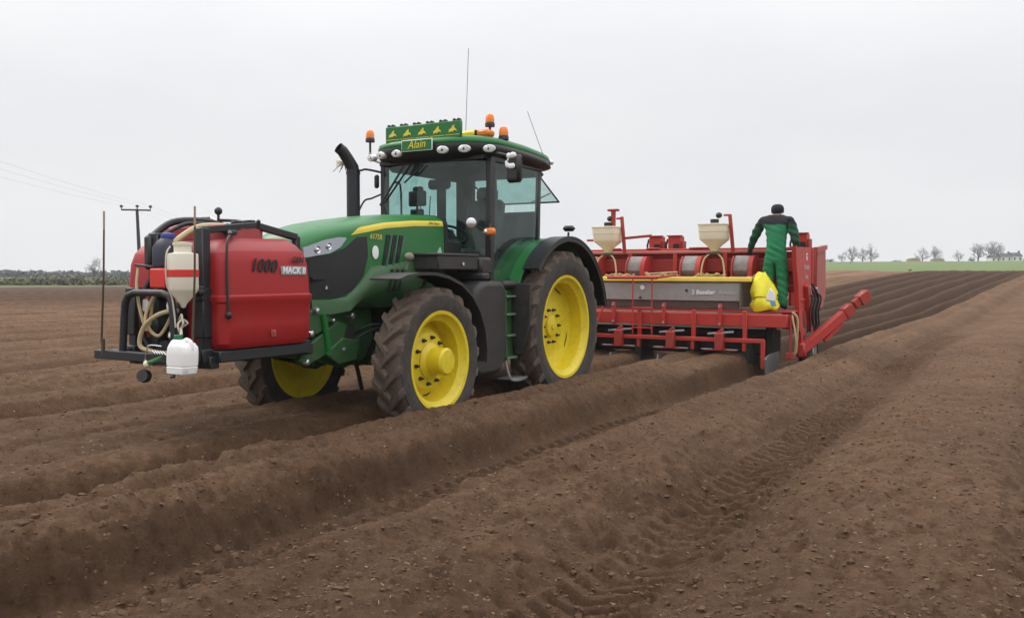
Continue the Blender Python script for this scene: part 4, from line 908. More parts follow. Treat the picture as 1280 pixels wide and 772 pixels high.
# small nozzle body and coil under the bumper
nb = MB(); nb.ball((5.53, .10, .90), .032, 12); nzo = nb.build('nozzle_body', M['cream'], bo, OF)
n = MB(); n.lathe([(.05, -.03), (.055, 0), (.05, .03)], (5.53, .06, .80), (1, .3, .2), 16); n.lathe([(.03, -.04), (.03, .04)], (5.5, .05, .93), (0, 1, 0), 12); n.build('nozzle_cap', M['black'], nzo, OF)
n = MB(); n.tube([(5.53, .12, .91), (5.53, .22, .94), (5.52, .31, .98)], .02, 8, sm=4); n.build('green_pipe', mat('green_pipe', (.05, .2, .06, 1), .5), nzo, OF)
n = MB(); n.tube([(5.53, .07, .91), (5.55, .12, .99), (5.55, .15, 1.05), (5.55, .3, 1.05)], .006, 6, sm=4)
for i in range(5): n.tube([(5.55, .2 + .03 * i, .985), (5.56, .21 + .03 * i, 1.01), (5.55, .23 + .03 * i, .985)], .007, 5)
n.tube([(5.53, .2, .82), (5.53, .4, .82)], .004, 5); n.build('bright_chain', M['chrome'], nzo, OF)
n = MB(); n.bar((5.5, .15, .91), (5.5, .42, .93), .05, .05); n.bar((5.5, .36, .92), (5.5, .38, .84), .04, .04); n.lathe([(.02, 0), (.02, .05)], (5.5, .36, .8), (0, 0, 1), 8); n.build('lower_bracket', M['frame'], bo, OF)
# white jug hung from the bar
jx, jy = 5.575, .57
JG = empty('plastic_jug', LW(jx, jy, .86), TA); tag(JG, 'white plastic jug hanging tilted from the bumper bar beneath the hopper', 'jug'); JO = (jx, jy, .86)
def jsec(z, wx, wy, oy, r=.045): return [(x + jx, y + jy + oy, z) for (x, y, q) in rrect(-wx, wx, -wy, wy, min(r, wx * .9), 0, 5)]
j = MB(); j.loft([jsec(.85, .065, .1, -.01, .03), jsec(.858, .075, .11, -.01), jsec(.905, .077, .114, -.006), jsec(.912, .071, .107, -.006), jsec(.919, .077, .114, -.005), jsec(1.0, .079, .115, .0), jsec(1.055, .077, .11, .004), jsec(1.085, .07, .095, .0, .05), jsec(1.105, .05, .06, -.03, .04), jsec(1.115, .03, .034, -.05, .028)])
j.tube([(jx, jy + .01, 1.10), (jx, jy + .05, 1.115), (jx, jy + .095, 1.095), (jx, jy + .105, 1.04)], .016, 8, sm=4)
j.build('jug_body', M['jug'], JG, JO); k = MB(); k.lathe([(.033, 1.117), (.033, 1.145), (.028, 1.15)], (jx, jy - .045, 0), (0, 0, 1), 16); k.build('green_cap', mat('green_cap', (.01, .14, .06, 1), .5), JG, JO)
# ------------------------------------------------------------------ red potato planter behind the tractor
PLX = -4.6
PL = empty('potato_planter', LW(PLX, 0, 0), TA); PO = (PLX, 0, 0)
tag(PL, 'wide red potato planter with grey hopper bin and cream bins, trailed behind the green tractor', 'planter')
def pb(m, name, mt, par=PL, **k): return m.build(name, mt, par, PO, **k)
# main toolbar
m = MB(); m.b6(-4.1, -3.9, -3.0, 2.95, .76, .965, .012); m.b6(-4.3, -4.1, -3.0, 2.95, .78, .83, .01); tb_ = pb(m, 'toolbar', M['red'])
m = MB()
for y in (-2.6, -1.7, -.4, .52, 1.46, 2.3): m.b6(-3.895, -3.85, y - .035, y + .035, .5, 1.02, .008)
for y in (-2.2, -1.1, 0.05, .95, 1.9): m.b6(-3.89, -3.84, y - .03, y + .03, .74, 1.12, .008)
build_each(m, 'toolbar_clamp', M['red'], tb_, PO)
m = MB()
for y in (-2.2, -1.1, 0.05, .95, 1.9):
    m.lathe([(.02, 0), (.02, .03)], (-3.84, y, 1.08), (1, 0, 0), 8); m.lathe([(.02, 0), (.02, .03)], (-3.84, y, .8), (1, 0, 0), 8)
build_each(m, 'clamp_bolt', M['steel'], tb_, PO)
m = MB(); m.b6(-3.86, -3.79, -3.0, 2.62, .515, .58, .008); m.bar((-3.825, 2.6, .56), (-3.825, 2.6, .12), .06, .06)
for y in (-2.6, -1.7, -.75, -.4, .52, 1.46, 2.3): m.bar((-3.83, y, .55), (-3.83, y, .38), .055, .05)
lb_ = pb(m, 'lower_rail', M['red'])
for y in (-2.2, -1.25, .18, 1.1, 1.92):
    m = MB(); m.b6(-3.84, -3.72, y - .07, y + .07, .38, .66, .012); m.bar((-3.78, y - .26, .39), (-3.78, y + .26, .39), .04, .03); m.bar((-3.8, y - .05, .64), (-3.8, y + .05, .72), .06, .05); bo_ = pb(m, 'row_bracket', M['red_d'], lb_)
    m = MB(); m.bar((-3.8, y - .2, .64), (-3.8, y + .22, .68), .05, .03); m.bar((-3.77, y + .1, .4), (-3.77, y + .3, .395), .03, .015); m.bar((-3.77, y - .3, .395), (-3.77, y - .12, .4), .03, .015); build_each(m, 'bracket_link', M['steel'], bo_, PO)
# drawbar to the tractor
m = MB(); m.bar((-1.5, -.45, .65), (-3.9, -.9, .8), .1, .12); m.bar((-1.5, .45, .65), (-3.9, -.38, .8), .1, .12); m.bar((-1.55, 0, 1.2), (-3.9, -.5, .96), .08, .08); m.b6(-1.65, -1.5, -.5, .5, .55, .75, .02); m.bar((-1.55, -.35, .7), (-1.55, 0, 1.25), .06, .06); m.bar((-1.55, .35, .7), (-1.55, 0, 1.25), .06, .06)
build_each(m, 'drawbar', M['red_d'], PL, PO)
# platform and grey bin
m = MB(); m.b6(-4.85, -4.1, -2.95, 2.98, .985, 1.02, .006); pb(m, 'platform', M['red_d'])
m = MB(); bp_ = [(-4.12, 1.06), (-4.2, 1.11), (-4.2, 1.14), (-4.06, 1.165), (-4.02, 1.44), (-4.06, 1.475), (-4.58, 1.475), (-4.6, 1.06)]
m.prism(bp_, -2.75, 2.17, 'xz'); m.b6(-4.14, -4.1, -2.74, 2.16, 1.03, 1.16, .004); bin_ = pb(m, 'grey_bin', M['bin'], bevel=.012, recalc=True)
m = MB(); m.b6(-4.14, -4.085, -2.7, 2.14, 1.04, 1.15, .008); pb(m, 'bin_skirt', mat('rusty_skirt', (.07, .045, .04, 1), .8, dirt=.4), bin_)
m = MB(); m.lathe([(.045, 0), (.04, .008)], (-4.03, .5, 1.37), (1, 0, 0), 7); pb(m, 'round_sticker', M['white'], bin_)
m = MB(); m.prism([(-4.62, 1.06), (-4.0, 1.06), (-4.0, 1.47), (-4.62, 1.5)], 2.172, 2.20); pb(m, 'bin_end', mat('end_plate', (.1, .09, .075, 1), .6, dirt=.4), bin_)
m = MB(); m.b6(-4.14, -3.98, -2.78, 2.34, 1.475, 1.55, .012); ys = pb(m, 'yellow_edge', mat('yellow_edge', (.86, .64, .10, 1), .5, dirt=.1), bin_)
text_mesh('bin_lettering', '2 Baselier', .10, front_mtx((-4.035, 1.56, 1.30), -.0), M['white'], bin_, .002, .05, PO, .002)
text_mesh('bin_lettering', 'Aanplant', .085, front_mtx((-4.035, 1.97, 1.298), -.0), mat('faint_white', (.5, .5, .5, 1), .6), bin_, .002, 0, PO)
m = MB(); m.lathe([(.022, 0), (.02, .02)], (-4.04, 1.28, 1.33), (1, 0, 0), 10); m.lathe([(.022, 0), (.02, .02)], (-4.04, 1.36 - .9, 1.2), (1, 0, 0), 10); build_each(m, 'bin_bolt', M['black'], bin_, PO)
# thin folded safety rail standing on the left half
m = MB(); m.tube([(-3.8, .42, 1.52), (-3.8, .42, .6)], .012, 6); m.tube([(-3.8, .76, 1.52), (-3.8, .76, .6)], .012, 6); m.tube([(-3.82, -.05, 1.54), (-3.82, .85, 1.54)], .028, 8); m.tube([(-3.8, .40, 1.03), (-3.8, .78, 1.03)], .016, 6); m.tube([(-3.82, .84, 1.54), (-3.9, 1.15, 1.58)], .018, 8); m.tube([(-3.8, .42, .7), (-3.8, .76, .7)], .012, 6)
m.tube([(-3.8, -.12, 1.06), (-3.78, -.2, .8)], .016, 6)
build_each(m, 'safety_rail', M['red'], PL, PO)
# cup elevators
for k, y in enumerate((-2.6, -1.7, -.82, .09, 1.1, 2.0)):
    X = -4.72; hh = MB(); pr = [(X, 1.56), (X + .06, 1.66), (X + .04, 1.77), (X - .04, 1.86), (X - .14, 1.9)]
    hh.strip(pr, y - .13, y + .11, -.012); ho = pb(hh, 'elevator_cover', mat('worn_drum', (.26, .24, .23, 1), .6, .3, dirt=.4), recalc=True)
    hh = MB(); sd = [(X - .03, 1.46), (X + .09, 1.5), (X + .11, 1.66), (X + .07, 1.79), (X - .03, 1.9), (X - .35, 1.92), (X - .35, 1.46)]
    hh.prism(sd, y + .12, y + .2); hh.prism(sd, y - .16, y - .135); hh.b6(X - .3, X + .12, y - .2, y + .16, 1.42, 1.5, .01); hh.b6(X + .05, X + .13, y - .17, y + .14, 1.5, 1.56, .008)
    pb(hh, 'elevator_side', M['red'], ho, recalc=True)
    hh = MB(); hh.b6(X + .1, X + .13, y - .12, y + .1, 1.53, 1.548, .003); pb(hh, 'pale_label', mat('pale_label', (.6, .35, .3, 1), .6), ho)
# rear hopper wall and top rails
m = MB(); m.b6(-5.2, -5.16, -2.95, 2.9, 1.42, 1.98, .01); m.b6(-5.1, -5.02, -2.95, 2.9, 1.63, 1.86, .015); m.b6(-5.22, -4.7, -2.95, 2.9, 1.3, 1.42, .01)
pb(m, 'rear_hopper_wall', M['red_d'])
m = MB(); m.b6(-5.0, -4.93, -3.0, 2.5, 1.955, 2.01, .01); rail = pb(m, 'top_rail', mat('worn_red', (.45, .12, .1, 1), .5, dirt=.35, dirtcol=(.35, .28, .24, 1)))
m = MB()
for y in (-2.7, -1.0, -.1, .75, 1.65, 2.45): m.bar((-4.96, y, 1.0), (-4.96, y, 1.96), .07, .06)
m.b6(-5.16, -5.05, -2.95, 2.9, 1.99, 2.05, .01)
for y in (-.45, .3, 1.1, 1.3): m.b6(-5.1, -5.0, y - .12, y + .12, 2.04, 2.07, .01)
build_each(m, 'rail_post', M['red'], rail, PO)
# seed potatoes lying in the bin: one heap each side
random.seed(21)
m = MB()
for i in range(260):
    y = random.choice([random.uniform(.45, .98), random.uniform(1.3, 1.75) if random.random() < .8 else random.uniform(2.2, 2.35), random.uniform(-.3, .15)])
    x = random.uniform(-4.6, -4.2); r = random.uniform(.022, .036); z = 1.5 + .09 * math.sin(min(1, max(0, (y * 3.1) % 1)) * math.pi) * random.random() + .02
    m.ball((x, y, z), r, 7, (1.3, 1, .9))
o = pb(m, 'seed_potatoes', M['potato']); o['kind'] = 'stuff'
m = MB(); m.b6(-4.55, -4.25, .46, .98, 1.5, 1.6, .03); m.box((-4.35, .74, 1.615), (.2, .5, .03), Matrix.Rotation(.06, 3, 'X'), .01); pb(m, 'board', mat('pale_board', (.42, .3, .2, 1), .8))
m = MB(); m.b6(-4.5, -4.2, 1.36, 1.74, 1.52, 1.60, .03); pb(m, 'belt_roller', mat('olive_belt', (.3, .22, .06, 1), .7, dirt=.3))
# cream fertiliser hoppers
for y, X in ((-.26, -4.3), (1.66, -4.3)):
    h = MB(); w0, w1 = .215, .235
    def hs_(z, w, r=.05): return rrect(X - w, X + w, y - w, y + w, r, z, 5)
    h.loft([hs_(1.97, .045, .03), hs_(1.985, .05, .03), hs_(2.06, .10), hs_(2.165, .2), hs_(2.18, .205), hs_(2.29, .212), hs_(2.296, .218), hs_(2.34, .22), hs_(2.4, .222), hs_(2.405, .232), hs_(2.425, .232), hs_(2.43, .2)])
    ho = pb(h, 'fertiliser_hopper', M['cream'])
    l = MB(); l.lathe([(.07, 2.425), (.07, 2.5), (.062, 2.505), (.01, 2.507)], (X, y + .0, 0), (0, 0, 1), 18); pb(l, 'hopper_lid', M['black_c'], ho)
    l = MB(); l.b6(X - .06, X + .06, y - .11, y + .11, 1.93, 1.97, .01); l.lathe([(.05, 0), (.06, .05)], (X, y, 1.92), (0, 0, 1), 12); pb(l, 'metering_unit', mat('olive_metal', (.09, .08, .04, 1), .6), ho)
    l = MB()
    for s in (-1, 1): l.tube([(X + .03, y + .06 * s, 1.94), (X + .06, y + .15 * s, 1.85), (X + .08, y + .19 * s, 1.68), (X + .08, y + .2 * s, 1.5)], .014, 8, sm=5)
    build_each(l, 'feed_tube', M['hose'], ho, PO)
    l = MB(); l.bar((X - .05, y + .30, 1.96), (X - .05, y + .24, 2.58 if y > 0 else 2.6), .055, .045); l.tube([(X - .05, y + .24, 2.57), (X - .05, y + .14, 2.57)], .018, 8)
    if y < 0: l.bar((X - .05, y + .08, 2.42), (X - .05, y + .08, 2.72), .07, .06); l.b6(X - .1, X, y - .02, y + .18, 2.7, 2.74, .01); l.bar((X - .06, y + .26, 2.22), (X - .1, y + .78, 2.26), .04, .045); l.tube([(X - .1, y - .2, 2.2), (X - .1, y - .45, 2.2)], .02, 8)
    po_ = build_each(l, 'lamp_post', M['red_d'], ho, PO)[0]
    l = MB(); l.ball((X - .04, y + (.06 if y > 0 else .02), 2.57), .05, 12, (1, 1.1, 1)); pb(l, 'plough_lamp', M['black_c'], po_)
# red pressure boxes at the back
for y in (.18, .55, 2.79):
    X = -5.55
    b = MB(); z0 = 2.0
    b.b6(X - .12, X + .1, y - .12, y + .12, z0, 2.29, .012); bo_ = pb(b, 'hydraulic_box', M['red'])
    b = MB(); b.b6(X + .02, X + .13, y - .14, y + .14, 2.285, 2.305, .006); b.b6(X - .1, X + .09, y + .125, y + .165, z0, 2.2, .01); pb(b, 'box_flange', M['red_d'], bo_)
    b = MB(); b.b6(X + .09, X + .112, y - .02, y + .1, 2.04, 2.15, .006); b.tube([(X + .05, y - .14, 2.24), (X + .05, y - .17, 2.12), (X + .05, y - .16, 2.0)], .018, 6); pb(b, 'box_port', M['black_c'], bo_)
# right-hand end: seed bin side and arms
m = MB(); m.prism([(-4.55, .97), (-4.45, 1.3), (-4.3, 1.7), (-4.25, 2.0), (-4.3, 2.03), (-5.5, 2.05), (-5.55, 1.0)], 2.955, 2.98); m.b6(-5.56, -5.5, 2.94, 3.0, 1.0, 2.05, .008); m.b6(-5.5, -4.5, 2.98, 3.0, 1.16, 1.2, .004); m.b6(-5.9, -5.5, 2.6, 2.64, 1.05, 1.98, .01); m.prism([(-4.55, .7), (-4.42, 1.4), (-4.26, 1.75), (-4.21, 2.04), (-4.29, 2.04), (-4.34, 1.75), (-4.5, 1.35), (-4.7, .6)], 2.93, 3.0)
end_ = pb(m, 'end_panel', M['red'], bevel=.006, recalc=True)
m = MB(); m.prism([(-5.95, 2.0), (-6.68, 2.1), (-6.72, 1.22), (-6.5, 1.0), (-5.95, 1.0)], 2.965, 2.985); m.prism([(2.98, 2.04), (2.4, 2.04), (2.5, 1.3), (2.97, 1.05)], -6.66, -6.63, 'yz'); m.prism([(-5.8, 2.06), (-6.66, 2.12), (-6.66, 2.04), (-5.8, 1.96)], 2.95, 3.02)
pb(m, 'tipping_bin', mat('faded_red', (.37, .06, .05, 1), .45, dirt=.35, dirtcol=(.3, .16, .12, 1)), end_, recalc=True)
text_mesh('end_lettering', 'G', .16, side_mtx((-5.1, 2.984, 1.88), tilt=.0), M['white'], end_, .002, .1, PO, .003)
text_mesh('end_lettering', 'GB 430', .12, side_mtx((-5.1, 2.984, 1.70), tilt=.0), mat('faded_white', (.5, .4, .4, 1), .6), end_, .002, .05, PO)
text_mesh('end_lettering', 'Serie', .12, side_mtx((-5.1, 2.984, 1.55), tilt=.0), M['white'] if False else bpy.data.materials['faded_white'], end_, .002, .05, PO)
m = MB(); m.bar((-4.65, 2.96, 1.02), (-4.8, 2.96, .25), .09, .16); m.bar((-4.95, 3.02, 1.42), (-5.3, 3.02, .55), .07, .13); m.bar((-4.7, 2.8, .86), (-4.0, 2.9, .86), .1, .14); m.b6(-5.6, -4.6, 2.7, 2.92, .7, .98, .02); m.bar((-4.6, 2.96, .72), (-5.3, 2.96, .55), .07, .12)
build_each(m, 'side_strut', M['red'], PL, PO)
m = MB()
A0 = Vector((-4.72, 3.0, .36)); A1 = Vector((-5.5, 3.62, 1.03))
m.bar(A0, A1, .12, .16, bev=.015); m.box(A0, (.18, .14, .24), None, .03)
d = (A1 - A0).normalized(); m.bar(A0 + d * .55 + Vector((0, 0, -.17)), A0 + d * 1.0 + Vector((0, .0, -.13)), .06, .06)
arm = pb(m, 'marker_arm', M['red'])
m = MB(); m.bar(A1 - d * .18 + Vector((0, 0, .0)), A1 + d * .02, .15, .19, bev=.01); m.bar(A1 + d * .08, A1 + d * .34 + Vector((0, 0, .02)), .1, .14, bev=.01); m.bar(A1 + d * .2, A1 + d * .42, .15, .18, bev=.01); pb(m, 'arm_end', M['red_d'], arm)
m = MB(); m.bar(A1 - d * .13 + Vector((.085, .0, .03)), A1 - d * .02 + Vector((.085, 0, .03)), .01, .1); m.bar(A1 + d * .25 + Vector((.085, .0, .03)), A1 + d * .36 + Vector((.085, 0, .03)), .01, .1); build_each(m, 'reflector_plate', mat('faded_reflector', (.6, .25, .2, 1), .5), arm, PO)
m = MB(); random.seed(4)
for i in range(7):
    y = 2.99 + random.uniform(0, .06); x = -4.98 - .09 * i
    m.tube([(x, y, 1.35 + random.uniform(-.1, .1)), (x - .1, y + .08, 1.2), (x - .05, y + .05, .95), (x - .15, y + .04, .75), (x - .1, y, .62)], random.choice([.011, .016]), 6, sm=4)
build_each(m, 'hydraulic_hose', M['hose_k'], PL, PO)
m = MB(); m.tube([(-4.05, 3.0, 1.0), (-4.1, 3.06, .9), (-4.15, 3.05, .65), (-4.2, 3.02, .35)], .02, 8, sm=5); m.tube([(-4.0, 3.0, .95), (-3.98, 3.07, .6), (-4.1, 3.02, .33)], .014, 8, sm=5); build_each(m, 'pale_hose', M['hose'], PL, PO)
m = MB(); m.bar((-5.02, 3.04, 1.40), (-5.12, 3.04, 1.26), .05, .05); m.bar((-5.6, 3.04, 1.36), (-5.75, 3.04, 1.2), .05, .05); m.tube([(-5.05, 3.05, 1.2), (-5.9, 3.07, 1.15)], .016, 6); build_each(m, 'cylinder_rod', M['steel'], PL, PO)
m = MB(); m.tube([(-4.0, 2.98, .97), (-4.0, 2.98, .3), (-4.12, 2.98, .28), (-4.25, 2.98, .34)], .022, 8); m.b6(-4.28, -4.0, 2.9, 3.0, .26, .36, .01); m.bar((-4.0, 2.98, .8), (-4.1, 3.0, .96), .05, .05); pb(m, 'pipe_guard', M['red_d'])
# covering discs, end board, wheels
m = MB(); m.prism([(-3.72, .02), (-3.66, .28), (-3.9, .34), (-4.55, .34), (-4.55, .1), (-4.2, -.02)], 2.66, 2.685); pb(m, 'end_board', mat('worn_steel', (.19, .19, .19, 1), .55, .3, dirt=.3), recalc=True)
m = MB(); m.b6(-4.45, -4.28, 2.52, 2.66, .3, .8, .02); m.b6(-4.75, -4.3, -2.9, 2.66, .28, .7, .03)
for y in (-2.3, -1.4, -.5, .45, 1.37, 2.28): m.prism([(-4.0, .5), (-4.5, .55), (-4.6, .1), (-4.2, -.02), (-3.95, .1)], y - .06, y + .06)
build_each(m, 'furrow_opener', M['chassis'], PL, PO, recalc=True)
m = MB()
for y in (.05, .9): m.prism([(-3.7, .1), (-3.72, .27), (-4.0, .27), (-4.1, .05)], y - .012, y + .012)
build_each(m, 'share', M['steel'], PL, PO, recalc=True)
for y in (3.02, -3.02):
    w = make_tyre(.33, .22, .18, 18, .018, .08); w.v = [(x - 5.15, yy + y, z + .31) for x, yy, z in w.v]; wo = pb(w, 'support_wheel', [M['tyre'], M['lug']]); w = MB(); w.lathe([(.185, .095), (.165, .08), (.155, .02), (.07, .03), (.06, .08), (.01, .09)] if y > 0 else [(.185, -.095), (.165, -.08), (.07, -.03), (.01, -.08)], (-5.15, y, .31), (0, 1, 0), 28, cap=False); pb(w, 'rim', mat('pale_rim', (.45, .44, .42, 1), .5, dirt=.3), wo)
# yellow sack lying against the bin
bx, by, bz = -4.16, 2.52, 1.02
SK = MB(); secs = []
prof_ = [(0, .17, .12, .02), (.04, .2, .14, .02), (.10, .21, .15, .0), (.165, .19, .13, .0), (.185, .175, .12, .0), (.21, .20, .14, -.005), (.3, .2, .13, -.02), (.4, .165, .105, -.03), (.5, .12, .07, -.045), (.57, .075, .035, -.05), (.60, .055, .02, -.055)]
random.seed(9)
for (h, wy, wx, oy) in prof_:
    q = []
    for i in range(24):
        a = 2 * math.pi * i / 24; rr = 1 + .10 * math.sin(3 * a + h * 11) + .08 * math.sin(5 * a - h * 17) + .05 * math.sin(9 * a + h * 40) + random.uniform(-.04, .04)
        q.append((bx + wx * math.cos(a) * rr, by + oy + wy * math.sin(a) * rr + .03 * h, bz + h + .02 * math.sin(2 * a + h * 9)))
    secs.append(q)
SK.loft(secs); s_ = SK.build('sack', M['bag'], None, (bx, by, bz), ang=40); s_.location = LW(bx, by, bz); s_.rotation_euler = (0, 0, TA)
tag(s_, 'crumpled yellow plastic sack standing at the man\'s feet', 'sack')
m = MB(); m.prism([(by + .05, bz + .17), (by + .22, bz + .15), (by + .2, bz + .28), (by + .13, bz + .36)], bx + .1, bx + .135, 'yz'); m.build('white_print', M['white'], s_, (bx, by, bz), bevel=.01)
m = MB(); m.prism([(by + .1, bz + .06), (by + .225, bz + .08), (by + .21, bz + .15), (by + .12, bz + .15)], bx + .1, bx + .128, 'yz'); m.build('blue_print', mat('sack_blue', (.12, .35, .5, 1), .5), s_, (bx, by, bz), bevel=.01)
# ------------------------------------------------------------------ the man on the planter, seen from behind
def skin_mesh(verts, edges, radii, root=0, sub=2):
    me = bpy.data.meshes.new('tmp_skin'); me.from_pydata(verts, edges, []); ob = bpy.data.objects.new('tmp_skin', me); COL.objects.link(ob)
    sk = ob.modifiers.new('skin', 'SKIN'); sk.use_smooth_shade = True; sk.branch_smoothing = .6
    lay = me.skin_vertices[0] if me.skin_vertices else None
    if lay is None:
        bm = bmesh.new(); bm.from_mesh(me); bm.verts.layers.skin.verify(); bm.to_mesh(me); bm.free(); lay = me.skin_vertices[0]
    for i, r in enumerate(radii):
        lay.data[i].radius = r if isinstance(r, tuple) else (r, r); lay.data[i].use_root = (i == root)
    ss = ob.modifiers.new('sub', 'SUBSURF'); ss.levels = sub; ss.render_levels = sub
    dg = bpy.context.evaluated_depsgraph_get(); out = bpy.data.meshes.new_from_object(ob.evaluated_get(dg)); bpy.data.objects.remove(ob); return out
# frame: x right, y the way he faces, z up; origin between the feet
J = {}; V = []; E = []; RR = []
def jn(n, p, r, par=None):
    J[n] = len(V); V.append(p); RR.append(r)
    if par is not None: E.append((J[par], J[n]))
jn('pelvis', (0, .0, .90), (.20, .145)); jn('belly', (0, .03, 1.06), (.195, .14), 'pelvis'); jn('chest', (-.01, .07, 1.25), (.225, .15), 'belly'); jn('yoke', (-.02, .11, 1.455), (.22, .125), 'chest'); jn('neck', (-.025, .18, 1.52), .085, 'yoke')
jn('nape', (-.03, .205, 1.55), .075, 'neck'); jn('head', (-.03, .235, 1.61), (.082, .098), 'nape'); jn('crown', (-.03, .245, 1.675), (.07, .085), 'head'); jn('jaw', (-.03, .295, 1.555), (.052, .05), 'head')
for s, n in ((-1, 'L'), (1, 'R')):
    jn('hip' + n, (.1 * s, .0, .80), .125, 'pelvis'); jn('knee' + n, (.115 * s, .02, .46), .098, 'hip' + n); jn('calf' + n, (.12 * s, -.01, .3), .092, 'knee' + n); jn('ank' + n, (.125 * s, -.02, .08), .078, 'calf' + n); jn('toe' + n, (.14 * s, .15, .045), .042, 'ank' + n)
    jn('sho' + n, (.215 * s - .02, .12, 1.465), .10, 'yoke')
jn('elbL', (-.39, .2, 1.2), .075, 'shoL'); jn('wriL', (-.51, .34, .985), .05, 'elbL'); jn('palmL', (-.54, .385, .945), (.04, .026), 'wriL')
jn('elbR', (.30, .08, 1.13), .074, 'shoR'); jn('wriR', (.295, .2, .92), .052, 'elbR'); jn('palmR', (.285, .27, .855), (.026, .04), 'wriR')
def finger(base, pts, r, n):
    prev = base
    for k, p in enumerate(pts): jn(n + str(k), p, r * (1 - .12 * k), prev); prev = n + str(k)
for k, (dx, ln) in enumerate(((-.03, .9), (-.01, 1.0), (.012, .97), (.032, .8))):
    bx_, by_, bz_ = V[J['palmL']]; finger('palmL', [(bx_ + dx, by_ + .045 * ln, bz_ + .005), (bx_ + dx * 1.1, by_ + .075 * ln, bz_ - .015), (bx_ + dx * 1.1, by_ + .08 * ln, bz_ - .05)], .0095, 'fl%d' % k)
finger('palmL', [(V[J['palmL']][0] + .045, V[J['palmL']][1] + .005, V[J['palmL']][2] - .01), (V[J['palmL']][0] + .055, V[J['palmL']][1] + .03, V[J['palmL']][2] - .035)], .011, 'tl')
for k, (dz, ln) in enumerate(((.03, .9), (.01, 1.0), (-.012, .97), (-.032, .8))):
    bx_, by_, bz_ = V[J['palmR']]; finger('palmR', [(bx_, by_ + .04 * ln, bz_ + dz - .01), (bx_ - .02, by_ + .06 * ln, bz_ + dz - .02), (bx_ - .05, by_ + .06 * ln, bz_ + dz - .02)], .0095, 'fr%d' % k)
finger('palmR', [(V[J['palmR']][0] - .02, V[J['palmR']][1] + .01, V[J['palmR']][2] + .045), (V[J['palmR']][0] - .045, V[J['palmR']][1] + .03, V[J['palmR']][2] + .05)], .011, 'tr')
me = skin_mesh(V, E, RR, sub=3)
# facial relief and ears, pulled out of the head surface
hc = Vector((-.03, .235, 1.61))
for v in me.vertices:
    p = v.co - hc
    if p.length < .15:
        for c, w, push in ((Vector((0, .1, -.03)), .022, Vector((0, .022, -.004))), (Vector((.086, .0, -.02)), .022, Vector((.02, -.006, 0))), (Vector((-.086, .0, -.02)), .022, Vector((-.02, -.006, 0))), (Vector((.032, .088, 0)), .016, Vector((0, -.008, 0))), (Vector((-.032, .088, 0)), .016, Vector((0, -.008, 0)))):
            q = (p - c).length; v.co += push * math.exp(-(q / w) ** 2)
# soft folds in the cloth
for v in me.vertices:
    z = v.co.z
    if z < 1.45:
        f = .005 * math.sin(z * 48 + 9 * v.co.x + 3 * math.sin(7 * v.co.x)) * math.sin(9 * v.co.x + 2 + z * 3) + .005 * math.sin(z * 60 + v.co.y * 30 + 28 * v.co.x); v.co += v.normal * f
for mt in (M['cloth_g'], M['cloth_k'], M['cloth_dg'], M['skin'], M['glove'], mat('work_boot', (.02, .016, .012, 1), .8)): me.materials.append(mt)
for p in me.polygons:
    c = p.center; k = 0
    if c.z > 1.375: k = 1
    if abs(c.x + .02) > .2 and c.z < 1.375 and c.z > .9 and abs(c.x + .02) > .235: k = 2
    if c.x < -.24 and c.z <= 1.375: k = 2
    if c.z > 1.545 and c.y > .08: k = 3
    if (c.x < -.505 and c.z < .985) or (c.x > .2 and c.y > .225 and c.z < .93): k = 4
    if c.z < .07: k = 5
    p.material_index = k; p.use_smooth = True
px_, py_ = -4.47, 2.62
man = bpy.data.objects.new('person', me); COL.objects.link(man); man.location = LW(px_, py_, 1.02); man.rotation_euler = (0, 0, TA + R(90)); me.name = 'person'
tag(man, 'person in green overalls and dark cap, seen from behind, leaning over the planter', 'person')
hat = MB(); o = (-.03, .235, 1.61)
hat.lathe([(.094, -.035), (.1, -.01), (.103, .02), (.103, .04), (.098, .06), (.084, .087), (.062, .105), (.03, .114), (.001, .116)], (0, 0, 0), (0, -.12, 1), 28, cap=False)
hat.v = [(x + o[0], y * 1.12 + o[1] - .004, z + o[2]) for x, y, z in hat.v]; hat.build('knitted_cap', M['cloth_k'], man)
cl = MB(); cl.lathe([(.075, -.02), (.085, .0), (.08, .04), (.074, .05), (.07, .03), (.07, -.02)], (-.026, .17, 1.495), (0, .35, 1), 24, cap=False); cl.build('collar', M['cloth_k'], man)
